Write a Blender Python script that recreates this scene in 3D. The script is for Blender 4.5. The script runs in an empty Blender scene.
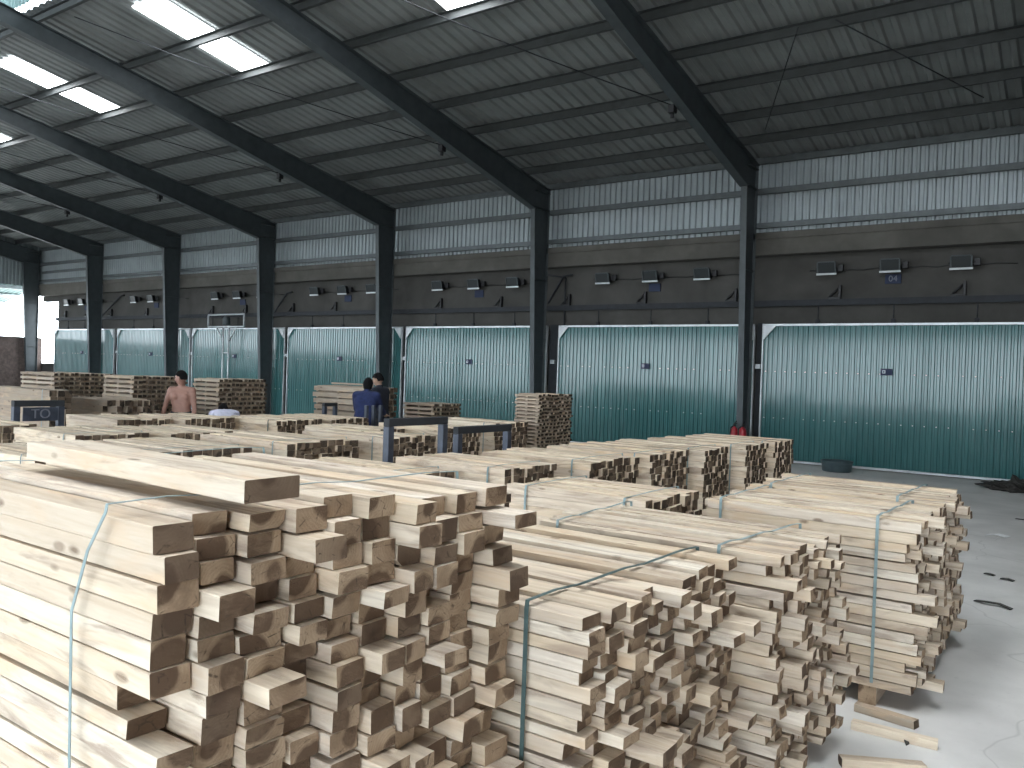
import bpy, bmesh, math, random
import numpy as np
from mathutils import Vector, Matrix
from mathutils.bvhtree import BVHTree
C = bpy.context.scene.collection
SC = bpy.context.scene
R = random.Random(7)
ORD = ['zeroth', 'first', 'second', 'third', 'fourth', 'fifth', 'sixth', 'seventh', 'eighth', 'ninth', 'tenth', 'eleventh', 'twelfth',
       'thirteenth', 'fourteenth', 'fifteenth', 'sixteenth', 'seventeenth', 'eighteenth', 'nineteenth', 'twentieth', 'twenty-first', 'twenty-second']

# ------------------------------------------------------------------ camera
F, CH, YAW, ROLL, PITCH = 820.0, 1.7, 0.6142, 0.0341, -0.0121
fw = Vector((-math.sin(YAW), math.cos(YAW), 0)); rt = Vector((math.cos(YAW), math.sin(YAW), 0)); upv = Vector((0, 0, 1))
f2 = fw * math.cos(PITCH) + upv * math.sin(PITCH); u2 = upv * math.cos(PITCH) - fw * math.sin(PITCH)
RX = rt * math.cos(ROLL) + u2 * math.sin(ROLL); UY = u2 * math.cos(ROLL) - rt * math.sin(ROLL)
cd = bpy.data.cameras.new('camera'); cam = bpy.data.objects.new('camera', cd); C.objects.link(cam)
M = Matrix.Identity(4)
for i in range(3):
    M[i][0], M[i][1], M[i][2] = RX[i], UY[i], -f2[i]
M.translation = Vector((0, 0, CH)); cam.matrix_world = M
cd.sensor_width = 36; cd.lens = F / 1024 * 36; cd.clip_start = 0.05; cd.clip_end = 300
SC.camera = cam

# ------------------------------------------------------------------ materials
def nt(name):
    m = bpy.data.materials.new(name); m.use_nodes = True
    t = m.node_tree; b = t.nodes['Principled BSDF']
    return m, t, b
def nd(t, typ, **kw):
    n = t.nodes.new(typ)
    for k, v in kw.items():
        if k.startswith('i_'):
            n.inputs[int(k[2:])].default_value = v
        else:
            setattr(n, k, v)
    return n
def math_(t, op, a, b=None, clamp=False):
    n = t.nodes.new('ShaderNodeMath'); n.operation = op; n.use_clamp = clamp
    for i, x in enumerate((a, b)):
        if x is None: continue
        if isinstance(x, (int, float)): n.inputs[i].default_value = x
        else: t.links.new(x, n.inputs[i])
    return n.outputs[0]
def ramp(t, fac, stops, interp='LINEAR'):
    n = t.nodes.new('ShaderNodeValToRGB'); n.color_ramp.interpolation = interp
    e = n.color_ramp.elements
    while len(e) < len(stops): e.new(0.5)
    for k, (p, c) in enumerate(stops):
        e[k].position = p; e[k].color = (c[0], c[1], c[2], 1)
    t.links.new(fac, n.inputs[0]); return n.outputs[0]
def mix(t, fac, a, b, blend='MIX'):
    n = t.nodes.new('ShaderNodeMix'); n.data_type = 'RGBA'; n.blend_type = blend
    for i, x in ((0, fac), (6, a), (7, b)):
        if isinstance(x, (int, float)): n.inputs[i].default_value = x
        elif isinstance(x, tuple): n.inputs[i].default_value = (x[0], x[1], x[2], 1)
        else: t.links.new(x, n.inputs[i])
    return n.outputs[2]
def noise(t, vec, scale, detail=4, rough=0.5, dist=0.0):
    n = t.nodes.new('ShaderNodeTexNoise'); n.inputs['Scale'].default_value = scale; n.inputs['Detail'].default_value = detail
    n.inputs['Roughness'].default_value = rough; n.inputs['Distortion'].default_value = dist
    if vec is not None: t.links.new(vec, n.inputs['Vector'])
    return n.outputs[0]
def vscale(t, vec, s, off=None):
    n = t.nodes.new('ShaderNodeVectorMath'); n.operation = 'MULTIPLY'; t.links.new(vec, n.inputs[0]); n.inputs[1].default_value = s
    o = n.outputs[0]
    if off is not None:
        a = t.nodes.new('ShaderNodeVectorMath'); a.operation = 'ADD'; t.links.new(o, a.inputs[0]); t.links.new(off, a.inputs[1]); o = a.outputs[0]
    return o
def bump(t, b, h, strength=0.3, dist=0.01):
    n = t.nodes.new('ShaderNodeBump'); n.inputs['Strength'].default_value = strength; n.inputs['Distance'].default_value = dist
    t.links.new(h, n.inputs['Height']); t.links.new(n.outputs[0], b.inputs['Normal'])

def plain(name, col, rough=0.6, metal=0.0, var=0.25, scale=6.0, spec=0.5):
    m, t, b = nt(name)
    tc = nd(t, 'ShaderNodeTexCoord')
    n1 = noise(t, tc.outputs['Object'], scale, 6, 0.6)
    lo = tuple(c * (1 - var) for c in col); hi = tuple(min(1, c * (1 + var)) for c in col)
    t.links.new(ramp(t, n1, [(0.3, lo), (0.7, hi)]), b.inputs['Base Color'])
    b.inputs['Roughness'].default_value = rough; b.inputs['Metallic'].default_value = metal
    b.inputs['Specular IOR Level'].default_value = spec
    return m

def wood_mats(prefix, palette, enda, endb, dark):
    # long faces
    m, t, b = nt(prefix + '_face')
    lc = nd(t, 'ShaderNodeAttribute', attribute_name='lc'); rn = nd(t, 'ShaderNodeAttribute', attribute_name='rnd')
    wn = nd(t, 'ShaderNodeTexWhiteNoise', noise_dimensions='1D'); t.links.new(rn.outputs['Fac'], wn.inputs['W'])
    off = vscale(t, wn.outputs['Color'], (37, 41, 29))
    base = ramp(t, rn.outputs['Fac'], palette)
    grain = noise(t, vscale(t, lc.outputs['Vector'], (1.6, 30, 30), off), 1.6, 5, 0.6, 0.4)
    c1 = mix(t, math_(t, 'MULTIPLY', ramp(t, grain, [(0.38, (0, 0, 0)), (0.72, (1, 1, 1))]), 0.55), base, (0.36, 0.26, 0.17), 'MIX')
    blot = noise(t, vscale(t, lc.outputs['Vector'], (3.0, 9, 9), off), 1.0, 3, 0.5, 0.6)
    c2 = mix(t, math_(t, 'MULTIPLY', ramp(t, blot, [(0.52, (0, 0, 0)), (0.68, (1, 1, 1))]), 0.6), c1, (0.55, 0.385, 0.245))
    blot2 = noise(t, vscale(t, lc.outputs['Vector'], (2.2, 12, 12), off), 0.9, 4, 0.6, 0.8)
    c3 = mix(t, math_(t, 'MULTIPLY', ramp(t, blot2, [(0.51, (0, 0, 0)), (0.64, (1, 1, 1))]), 0.72), c2, (0.25, 0.185, 0.145))
    vor = nd(t, 'ShaderNodeTexVoronoi'); vor.inputs['Scale'].default_value = 1.0
    t.links.new(vscale(t, lc.outputs['Vector'], (4.2, 10, 10), off), vor.inputs['Vector'])
    knot = ramp(t, vor.outputs['Distance'], [(0.08, (1, 1, 1)), (0.15, (0, 0, 0))])
    c4 = mix(t, math_(t, 'MULTIPLY', knot, 0.8), c3, (0.12, 0.075, 0.045))
    t.links.new(c4, b.inputs['Base Color']); b.inputs['Roughness'].default_value = 0.75; b.inputs['Specular IOR Level'].default_value = 0.25
    bump(t, b, grain, 0.35, 0.004)
    # sawn ends
    e, t, b = nt(prefix + '_end')
    lc = nd(t, 'ShaderNodeAttribute', attribute_name='lc'); rn = nd(t, 'ShaderNodeAttribute', attribute_name='rnd')
    wn = nd(t, 'ShaderNodeTexWhiteNoise', noise_dimensions='1D'); t.links.new(rn.outputs['Fac'], wn.inputs['W'])
    sep = nd(t, 'ShaderNodeSeparateXYZ'); t.links.new(lc.outputs['Vector'], sep.inputs[0])
    rc = nd(t, 'ShaderNodeSeparateColor'); t.links.new(wn.outputs['Color'], rc.inputs[0])
    off = vscale(t, wn.outputs['Color'], (17, 31, 23))
    nz = noise(t, vscale(t, lc.outputs['Vector'], (1, 1, 1), off), 28, 4, 0.6)
    dy = math_(t, 'SUBTRACT', sep.outputs[1], math_(t, 'MULTIPLY', math_(t, 'SUBTRACT', rc.outputs[0], 0.5), 0.12))
    dz = math_(t, 'SUBTRACT', sep.outputs[2], math_(t, 'MULTIPLY', math_(t, 'SUBTRACT', rc.outputs[1], 0.5), 0.11))
    d = math_(t, 'SQRT', math_(t, 'ADD', math_(t, 'MULTIPLY', dy, dy), math_(t, 'MULTIPLY', dz, dz)))
    d2 = math_(t, 'ADD', d, math_(t, 'MULTIPLY', math_(t, 'SUBTRACT', nz, 0.5), 0.022))
    rad = math_(t, 'ADD', math_(t, 'MULTIPLY', rc.outputs[2], 0.05), 0.022)
    heart = ramp(t, math_(t, 'ADD', math_(t, 'MULTIPLY', math_(t, 'SUBTRACT', d2, rad), 60), 0.5, True), [(0.2, (1, 1, 1)), (0.8, (0, 0, 0))])
    rings = math_(t, 'SINE', math_(t, 'MULTIPLY', d2, 700))
    tone = noise(t, vscale(t, lc.outputs['Vector'], (1, 1, 1), off), 9, 3, 0.6)
    sap = mix(t, ramp(t, tone, [(0.3, (0, 0, 0)), (0.7, (1, 1, 1))]), enda, endb)
    sap = mix(t, math_(t, 'MULTIPLY', math_(t, 'ADD', rings, 1.0), 0.13), sap, (0.2, 0.13, 0.08))
    col = mix(t, math_(t, 'MULTIPLY', heart, 0.88), sap, dark)
    # some ends weathered nearly black
    wk = ramp(t, rn.outputs['Fac'], [(0.0, (0, 0, 0)), (0.42, (0, 0, 0)), (0.44, (0.72, 0.72, 0.72)), (0.57, (0.72, 0.72, 0.72)), (0.59, (0, 0, 0))])
    col = mix(t, wk, col, (0.09, 0.06, 0.042))
    cr = nd(t, 'ShaderNodeTexVoronoi', feature='DISTANCE_TO_EDGE'); cr.inputs['Scale'].default_value = 16
    t.links.new(vscale(t, lc.outputs['Vector'], (0.2, 1, 1.6), off), cr.inputs['Vector'])
    crk = ramp(t, cr.outputs['Distance'], [(0.012, (1, 1, 1)), (0.03, (0, 0, 0))])
    crk2 = math_(t, 'MULTIPLY', crk, ramp(t, nz, [(0.52, (0, 0, 0)), (0.6, (1, 1, 1))]))
    col = mix(t, math_(t, 'MULTIPLY', crk2, 0.8), col, (0.05, 0.035, 0.025))
    t.links.new(col, b.inputs['Base Color']); b.inputs['Roughness'].default_value = 0.85; b.inputs['Specular IOR Level'].default_value = 0.2
    bump(t, b, nz, 0.5, 0.004)
    return [m, e]

W_NEAR = wood_mats('sawn_timber', [(0.0, (0.70, 0.62, 0.51)), (0.18, (0.60, 0.49, 0.36)), (0.36, (0.74, 0.68, 0.58)), (0.52, (0.50, 0.42, 0.33)), (0.66, (0.70, 0.60, 0.47)), (0.82, (0.56, 0.48, 0.39)), (1.0, (0.72, 0.65, 0.56))],
                   (0.46, 0.345, 0.235), (0.245, 0.168, 0.108), (0.085, 0.051, 0.032))
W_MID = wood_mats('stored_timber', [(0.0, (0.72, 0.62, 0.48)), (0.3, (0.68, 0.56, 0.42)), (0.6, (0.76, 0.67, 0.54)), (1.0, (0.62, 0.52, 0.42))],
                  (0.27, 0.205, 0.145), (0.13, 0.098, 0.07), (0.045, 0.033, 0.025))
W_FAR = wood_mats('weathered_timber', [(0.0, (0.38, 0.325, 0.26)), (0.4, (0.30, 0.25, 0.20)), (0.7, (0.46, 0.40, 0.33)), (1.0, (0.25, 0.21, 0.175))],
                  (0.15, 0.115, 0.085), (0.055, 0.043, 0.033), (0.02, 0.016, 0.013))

def concrete(name, a, b_, scale, rough=0.85, crack=True):
    m, t, b = nt(name)
    tc = nd(t, 'ShaderNodeTexCoord'); o = tc.outputs['Object']
    n1 = noise(t, o, scale, 8, 0.62, 0.3); n2 = noise(t, o, scale * 0.22, 5, 0.6, 0.5); n3 = noise(t, o, scale * 14, 4, 0.7)
    c = mix(t, ramp(t, n1, [(0.3, (0, 0, 0)), (0.72, (1, 1, 1))]), a, b_)
    c = mix(t, math_(t, 'MULTIPLY', ramp(t, n2, [(0.42, (0, 0, 0)), (0.68, (1, 1, 1))]), 0.45), c, tuple(x * 0.55 for x in a))
    c = mix(t, math_(t, 'MULTIPLY', ramp(t, n3, [(0.6, (0, 0, 0)), (0.75, (1, 1, 1))]), 0.3), c, tuple(x * 0.6 for x in a))
    if crack:
        v = nd(t, 'ShaderNodeTexVoronoi', feature='DISTANCE_TO_EDGE'); v.inputs['Scale'].default_value = 0.42
        nv = nd(t, 'ShaderNodeTexNoise'); nv.inputs['Scale'].default_value = 1.5; t.links.new(o, nv.inputs['Vector'])
        ad = nd(t, 'ShaderNodeVectorMath', operation='ADD'); t.links.new(o, ad.inputs[0]); t.links.new(vscale(t, nv.outputs['Color'], (0.5, 0.5, 0.5)), ad.inputs[1])
        t.links.new(ad.outputs[0], v.inputs['Vector'])
        c = mix(t, math_(t, 'MULTIPLY', ramp(t, v.outputs['Distance'], [(0.001, (1, 1, 1)), (0.0035, (0, 0, 0))]), 0.28), c, tuple(x * 0.35 for x in a))
    t.links.new(c, b.inputs['Base Color']); b.inputs['Roughness'].default_value = rough; b.inputs['Specular IOR Level'].default_value = 0.3
    bump(t, b, n3, 0.15, 0.004)
    return m

M_FLOOR = concrete('floor_concrete', (0.53, 0.52, 0.505), (0.70, 0.685, 0.665), 1.3, 0.75)
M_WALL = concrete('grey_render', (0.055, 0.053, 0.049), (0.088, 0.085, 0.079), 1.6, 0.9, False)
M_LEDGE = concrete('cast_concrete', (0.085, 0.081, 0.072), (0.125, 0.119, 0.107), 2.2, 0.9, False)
M_BRICK = plain('dark_brick', (0.12, 0.09, 0.08), 0.9, 0, 0.4, 9)
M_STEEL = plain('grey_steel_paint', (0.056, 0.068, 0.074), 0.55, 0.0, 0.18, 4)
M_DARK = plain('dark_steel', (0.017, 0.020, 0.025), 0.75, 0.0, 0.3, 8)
M_PURLIN = plain('galvanised_purlin', (0.10, 0.115, 0.12), 0.5, 0.3, 0.2, 5)
M_PURL2 = plain('dull_roof_purlin', (0.05, 0.056, 0.057), 0.6, 0.1, 0.2, 5)
M_GALV = plain('galvanised_trim', (0.55, 0.58, 0.60), 0.4, 0.5, 0.15, 6)
M_WHITE = plain('white_gusset', (0.72, 0.75, 0.78), 0.5, 0, 0.08, 6)
M_BLACK = plain('black_metal', (0.012, 0.012, 0.014), 0.5, 0.1, 0.3, 8)
M_ROOF = plain('zinc_roof_sheet', (0.25, 0.268, 0.266), 0.5, 0.25, 0.16, 1.1)
M_SHEET = plain('pale_wall_sheet', (0.33, 0.375, 0.395), 0.45, 0.2, 0.12, 1.5)
M_TEAL = plain('pale_teal_sheet', (0.36, 0.50, 0.50), 0.5, 0.0, 0.15, 2)
M_STRAP = plain('strap_plastic', (0.20, 0.275, 0.285), 0.35, 0, 0.25, 14)
M_STRAPD = plain('dark_strap_plastic', (0.06, 0.10, 0.10), 0.4, 0, 0.3, 14)
M_BLUE = plain('blue_sign_paint', (0.008, 0.018, 0.055), 0.7, 0, 0.2, 10)
M_SIGNW = plain('sign_white', (0.62, 0.68, 0.75), 0.5, 0, 0.05, 10)
M_GREYP = plain('grey_plate_paint', (0.16, 0.17, 0.20), 0.6, 0, 0.1, 10)
M_RED = plain('extinguisher_red', (0.30, 0.012, 0.022), 0.3, 0, 0.15, 10)
M_TUB = plain('tub_plastic', (0.055, 0.085, 0.095), 0.35, 0, 0.2, 10)
M_STAND = plain('blue_grey_steel', (0.045, 0.055, 0.078), 0.45, 0.2, 0.3, 10)
M_RAG = plain('dark_rubbish', (0.03, 0.028, 0.025), 0.9, 0, 0.6, 30)
M_SKIN = plain('skin', (0.31, 0.165, 0.125), 0.55, 0, 0.12, 12)
M_SKIN2 = plain('skin_tan', (0.40, 0.25, 0.18), 0.55, 0, 0.1, 12)
M_HAIR = plain('black_hair', (0.008, 0.0075, 0.008), 0.9, 0, 0.3, 60, 0.1)
M_NAVY = plain('navy_cloth', (0.010, 0.013, 0.022), 0.9, 0, 0.3, 20)
M_SHIRT = plain('blue_cloth', (0.010, 0.018, 0.07), 0.9, 0, 0.3, 20)
M_LILAC = plain('lilac_cloth', (0.55, 0.55, 0.68), 0.9, 0, 0.1, 20)
M_TROUS = plain('dark_trousers', (0.03, 0.03, 0.035), 0.9, 0, 0.3, 20)
M_EYE = plain('eye_dark', (0.02, 0.015, 0.012), 0.3, 0, 0.1, 20)
M_LIP = plain('lip', (0.26, 0.10, 0.09), 0.5, 0, 0.1, 20)
M_GROUND = plain('outside_ground', (0.42, 0.41, 0.38), 0.9, 0, 0.2, 0.6)
M_PAPER = plain('white_scrap_paper', (0.75, 0.76, 0.76), 0.8, 0, 0.05, 10)

def door_mat():
    m, t, b = nt('green_door_sheet')
    tc = nd(t, 'ShaderNodeTexCoord'); o = tc.outputs['Object']
    n1 = noise(t, vscale(t, o, (1, 1, 0.25)), 2.2, 4, 0.6)
    c = ramp(t, n1, [(0.3, (0.032, 0.112, 0.114)), (0.7, (0.046, 0.140, 0.140))])
    t.links.new(c, b.inputs['Base Color']); b.inputs['Roughness'].default_value = 0.16; b.inputs['Specular IOR Level'].default_value = 0.36
    b.inputs['Coat Weight'].default_value = 0.25; b.inputs['Coat Roughness'].default_value = 0.07
    n2 = noise(t, vscale(t, o, (8.0, 3, 0.16)), 1.0, 3, 0.5); bump(t, b, n2, 0.75, 0.03)
    return m
M_DOOR = door_mat()
def emit(name, col, s):
    m = bpy.data.materials.new(name); m.use_nodes = True; t = m.node_tree
    b = t.nodes['Principled BSDF']; b.inputs['Base Color'].default_value = (0.8, 0.85, 0.85, 1); b.inputs['Roughness'].default_value = 0.6
    b.inputs['Emission Color'].default_value = (*col, 1); b.inputs['Emission Strength'].default_value = s
    return m
M_SKYL = emit('skylight_and_fill_glow', (0.93, 0.97, 1.0), 14.0)
def glass():
    m, t, b = nt('lamp_glass'); b.inputs['Base Color'].default_value = (0.02, 0.025, 0.027, 1); b.inputs['Roughness'].default_value = 0.3; b.inputs['Specular IOR Level'].default_value = 0.3
    return m
M_GLASS = glass()

# ------------------------------------------------------------------ mesh helpers
LOC = {}
def link(o):
    C.objects.link(o); return o
def tag(o, label=None, cat=None, group=None, kind=None):
    if label: o['label'] = label
    if cat: o['category'] = cat
    if group: o['group'] = group
    if kind: o['kind'] = kind
    return o
def thing(name, label, cat, loc, group=None):
    o = link(bpy.data.objects.new(name, None)); o.location = loc; o.empty_display_size = 0.1
    LOC[o.name] = Vector(loc)
    return tag(o, label, cat, group)
def wloc(o):
    v = Vector((0, 0, 0))
    while o is not None:
        v = v + Vector(o.location); o = o.parent
    return v
class MB:
    def __init__(s): s.v = []; s.f = []; s.m = []; s.lc = []; s.rn = []; s.sm = []
    def add(s, vs, fs, mat=0, lc=None, rnd=0.0, smooth=False):
        b = len(s.v); s.v += [tuple(x) for x in vs]
        for i, f in enumerate(fs):
            s.f.append([b + k for k in f]); s.m.append(mat[i] if isinstance(mat, (list, tuple)) else mat); s.sm.append(smooth)
        s.lc += list(lc) if lc is not None else [tuple(x) for x in vs]; s.rn += [rnd] * len(vs); return s
    def box(s, x0, x1, y0, y1, z0, z1, mat=0):
        vs = [(x, y, z) for x in (x0, x1) for y in (y0, y1) for z in (z0, z1)]
        return s.add(vs, [(0, 1, 3, 2), (4, 6, 7, 5), (0, 4, 5, 1), (2, 3, 7, 6), (0, 2, 6, 4), (1, 5, 7, 3)], mat)
    def bbox(s, x0, x1, y0, y1, z0, z1, c=0.004, mat=0):     # box with chamfered edges
        bm = bmesh.new(); bmesh.ops.create_cube(bm, size=1)
        for v in bm.verts: v.co = Vector(((x0 + x1) / 2 + v.co.x * (x1 - x0), (y0 + y1) / 2 + v.co.y * (y1 - y0), (z0 + z1) / 2 + v.co.z * (z1 - z0)))
        bmesh.ops.bevel(bm, geom=bm.edges[:], offset=c, segments=1, affect='EDGES')
        bm.verts.index_update(); s.add([v.co[:] for v in bm.verts], [[v.index for v in f.verts] for f in bm.faces], mat); bm.free(); return s
    def prism(s, prof, axis, a, b, mat=0):                    # closed 2-D profile swept along an axis
        n = len(prof)
        def P(u, w, t): return {0: (t, u, w), 1: (u, t, w), 2: (u, w, t)}[axis]
        vs = [P(u, w, a) for u, w in prof] + [P(u, w, b) for u, w in prof]
        fs = [(i, (i + 1) % n, n + (i + 1) % n, n + i) for i in range(n)] + [tuple(range(n))[::-1], tuple(range(n, 2 * n))]
        return s.add(vs, fs, mat)
    def tube(s, pts, r, n=8, mat=0, cap=True, smooth=True):
        pts = [Vector(p) for p in pts]; vs = []; fs = []
        rr = r if isinstance(r, (list, tuple)) else [r] * len(pts)
        for i, p in enumerate(pts):
            d = (pts[min(i + 1, len(pts) - 1)] - pts[max(i - 1, 0)]).normalized()
            a = d.orthogonal().normalized() if i == 0 else (a - d * a.dot(d)).normalized()
            b = d.cross(a)
            vs += [p + (a * math.cos(2 * math.pi * k / n) + b * math.sin(2 * math.pi * k / n)) * rr[i] for k in range(n)]
        for i in range(len(pts) - 1):
            for k in range(n): fs.append((i * n + k, i * n + (k + 1) % n, (i + 1) * n + (k + 1) % n, (i + 1) * n + k))
        if cap: fs += [tuple(range(n))[::-1], tuple(range((len(pts) - 1) * n, len(pts) * n))]
        return s.add(vs, fs, mat, smooth=smooth)
    def lathe(s, prof, cx, cy, n=20, mat=0, cap=True):
        vs = [(cx + r * math.cos(2 * math.pi * k / n), cy + r * math.sin(2 * math.pi * k / n), z) for r, z in prof for k in range(n)]
        fs = [(i * n + k, i * n + (k + 1) % n, (i + 1) * n + (k + 1) % n, (i + 1) * n + k) for i in range(len(prof) - 1) for k in range(n)]
        if cap: fs += [tuple(range(n))[::-1], tuple(range((len(prof) - 1) * n, len(prof) * n))]
        return s.add(vs, fs, mat, smooth=True)
    def ball(s, c, r, mat=0, seg=14, rings=9):
        c = Vector(c); r = r if isinstance(r, (tuple, list)) else (r, r, r); vs = []; fs = []
        for i in range(rings + 1):
            th = math.pi * i / rings
            for k in range(seg):
                ph = 2 * math.pi * k / seg
                vs.append((c.x + r[0] * math.sin(th) * math.cos(ph), c.y + r[1] * math.sin(th) * math.sin(ph), c.z + r[2] * math.cos(th)))
        for i in range(rings):
            for k in range(seg): fs.append((i * seg + k, (i + 1) * seg + k, (i + 1) * seg + (k + 1) % seg, i * seg + (k + 1) % seg))
        return s.add(vs, fs, mat, smooth=True)
    def build(s, name, mats, parent=None, origin=None, attrs=False):
        mats = mats if isinstance(mats, (list, tuple)) else [mats]
        base = wloc(parent) if parent is not None else Vector(origin if origin is not None else (0, 0, 0))
        me = bpy.data.meshes.new(name)
        me.from_pydata([(x - base.x, y - base.y, z - base.z) for x, y, z in s.v], [], s.f)
        for m in mats: me.materials.append(m)
        me.polygons.foreach_set('material_index', s.m); me.polygons.foreach_set('use_smooth', s.sm)
        if attrs:
            a = me.attributes.new('lc', 'FLOAT_VECTOR', 'POINT'); a.data.foreach_set('vector', [c for v in s.lc for c in v])
            a = me.attributes.new('rnd', 'FLOAT', 'POINT'); a.data.foreach_set('value', s.rn)
        me.update()
        o = link(bpy.data.objects.new(name, me))
        if parent is not None: o.parent = parent
        elif origin is not None: o.location = base
        return o
def dup(root, loc, label=None, group=None):
    r = link(root.copy()); r.location = loc
    if label: r['label'] = label
    if group: r['group'] = group
    for ch in root.children:
        c = link(ch.copy()); c.parent = r
        for g in ch.children:
            d = link(g.copy()); d.parent = c
    return r
def corrugated(mb, fixed_fn, u0, u1, v0, v1, pitch, amp, mat=0, nv=1, shape=(0.0, 0.28, 0.42, 0.86)):
    # trapezoidal sheet: fixed_fn(u, v, h) -> xyz ; ribs run along v
    us = []; u = u0
    while u < u1:
        for k, h in zip(shape, (0, 0, 1, 1)): us.append((min(u + k * pitch, u1), h))
        u += pitch
    us.append((u1, 0))
    vs = []; fs = []; n = nv + 1
    for u, h in us:
        for j in range(n): vs.append(fixed_fn(u, v0 + (v1 - v0) * j / nv, h * amp))
    for i in range(len(us) - 1):
        for j in range(nv): fs.append((i * n + j, (i + 1) * n + j, (i + 1) * n + j + 1, i * n + j + 1))
    return mb.add(vs, fs, mat)

def text(name, body, size, mat, parent, loc, rot):
    c = bpy.data.curves.new(name, 'FONT'); c.body = body; c.size = size; c.extrude = 0.003; c.align_x = 'CENTER'; c.align_y = 'CENTER'
    f = link(bpy.data.objects.new('text_curve', c)); bpy.context.view_layer.update()
    me = bpy.data.meshes.new_from_object(f); bpy.data.objects.remove(f); bpy.data.curves.remove(c); me.materials.clear(); me.materials.append(mat)
    o = link(bpy.data.objects.new(name, me)); o.parent = parent; o.location = loc; o.rotation_euler = rot; return o
# ------------------------------------------------------------------ the shed
XL, XR, YB, YS, YR = -38.5, 4.9, 17.9, -6.0, 5.95
def roof_z(y): return 6.63 + 0.175 * (17.62 - (y if y >= YR else 2 * YR - y))
fl = MB(); fl.box(XL - 0.1, XR + 0.1, YS - 0.1, YB + 0.3, -0.3, 0.0)
tag(fl.build('floor', M_FLOOR), kind='structure')
g = MB(); g.box(-90, 60, -60, 70, -0.5, -0.32); tag(g.build('ground_outside', M_GROUND), kind='structure')

# back wall: rendered masonry with a cast beam, pale sheet above
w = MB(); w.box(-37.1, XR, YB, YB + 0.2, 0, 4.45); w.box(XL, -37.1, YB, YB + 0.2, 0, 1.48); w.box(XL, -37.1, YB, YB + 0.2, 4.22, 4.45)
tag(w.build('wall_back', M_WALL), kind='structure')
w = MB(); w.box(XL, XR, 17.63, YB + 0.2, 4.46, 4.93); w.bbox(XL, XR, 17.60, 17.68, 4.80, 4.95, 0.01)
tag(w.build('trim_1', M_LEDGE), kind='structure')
w = MB(); corrugated(w, lambda u, v, h: (u, 17.80 + h, v), XL - 0.15, XR + 0.15, 4.94, 6.66, 0.15, 0.035)
tag(w.build('wall_back_sheet', M_SHEET), kind='structure')
# left gable: low brick wall, wide opening, sheet above
w = MB(); w.box(XL - 0.2, XL, YS, YB, 0, 2.6); tag(w.build('wall_left', M_BRICK), kind='structure')
w = MB()
corrugated(w, lambda u, v, h: (XL - 0.06 + h, u, 4.85 + v * (roof_z(u) - 4.82)), YS - 0.1, YB + 0.1, 0.0, 1.0, 0.15, 0.035)
tag(w.build('wall_left_sheet', M_SHEET), kind='structure')
# right gable: out of view, closed and dark to keep light off the timber ends
w = MB(); corrugated(w, lambda u, v, h: (XR + 0.06 - h, u, 4.3 + v * (roof_z(u) - 4.27)), YS - 0.1, YB + 0.1, 0.0, 1.0, 0.2, 0.035)
w.box(XR, XR + 0.15, YS, YB, 0, 4.3); tag(w.build('wall_right', M_BRICK), kind='structure')
# front side: low wall, long open band, sheet above
w = MB(); w.box(XL, XR, YS - 0.2, YS, 0, 0.6); tag(w.build('wall_front', M_WALL), kind='structure')
w = MB(); corrugated(w, lambda u, v, h: (u, YS - 0.05 + h, v), XL, XR, 3.95, 6.66, 0.2, 0.035); tag(w.build('wall_front_sheet', M_SHEET), kind='structure')
# roof: two slopes, open ridge with a raised vent roof
w = MB()
corrugated(w, lambda u, v, h: (u, v, roof_z(v) + h), XL - 0.2, XR + 0.2, 7.5, 18.1, 0.25, 0.035)
corrugated(w, lambda u, v, h: (u, v, roof_z(v) + h), XL - 0.2, XR + 0.2, -6.2, 4.4, 0.25, 0.035)
tag(w.build('ceiling', M_ROOF), kind='structure')
w = MB()
corrugated(w, lambda u, v, h: (u, 7.57 + h, v), XL, XR, roof_z(7.5) + 0.25, roof_z(7.5) + 0.95, 0.15, 0.03, 0)
corrugated(w, lambda u, v, h: (u, 4.33 - h, v), XL, XR, roof_z(7.5) + 0.55, roof_z(7.5) + 0.95, 0.15, 0.03, 0)
corrugated(w, lambda u, v, h: (u, v, roof_z(7.5) + 0.95 + 0.2 * (2.3 - abs(v - YR)) + h), XL, XR, 3.95, 7.95, 0.25, 0.03, 0, 2)
tag(w.build('ceiling_ridge_vent', M_TEAL), kind='structure')

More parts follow.
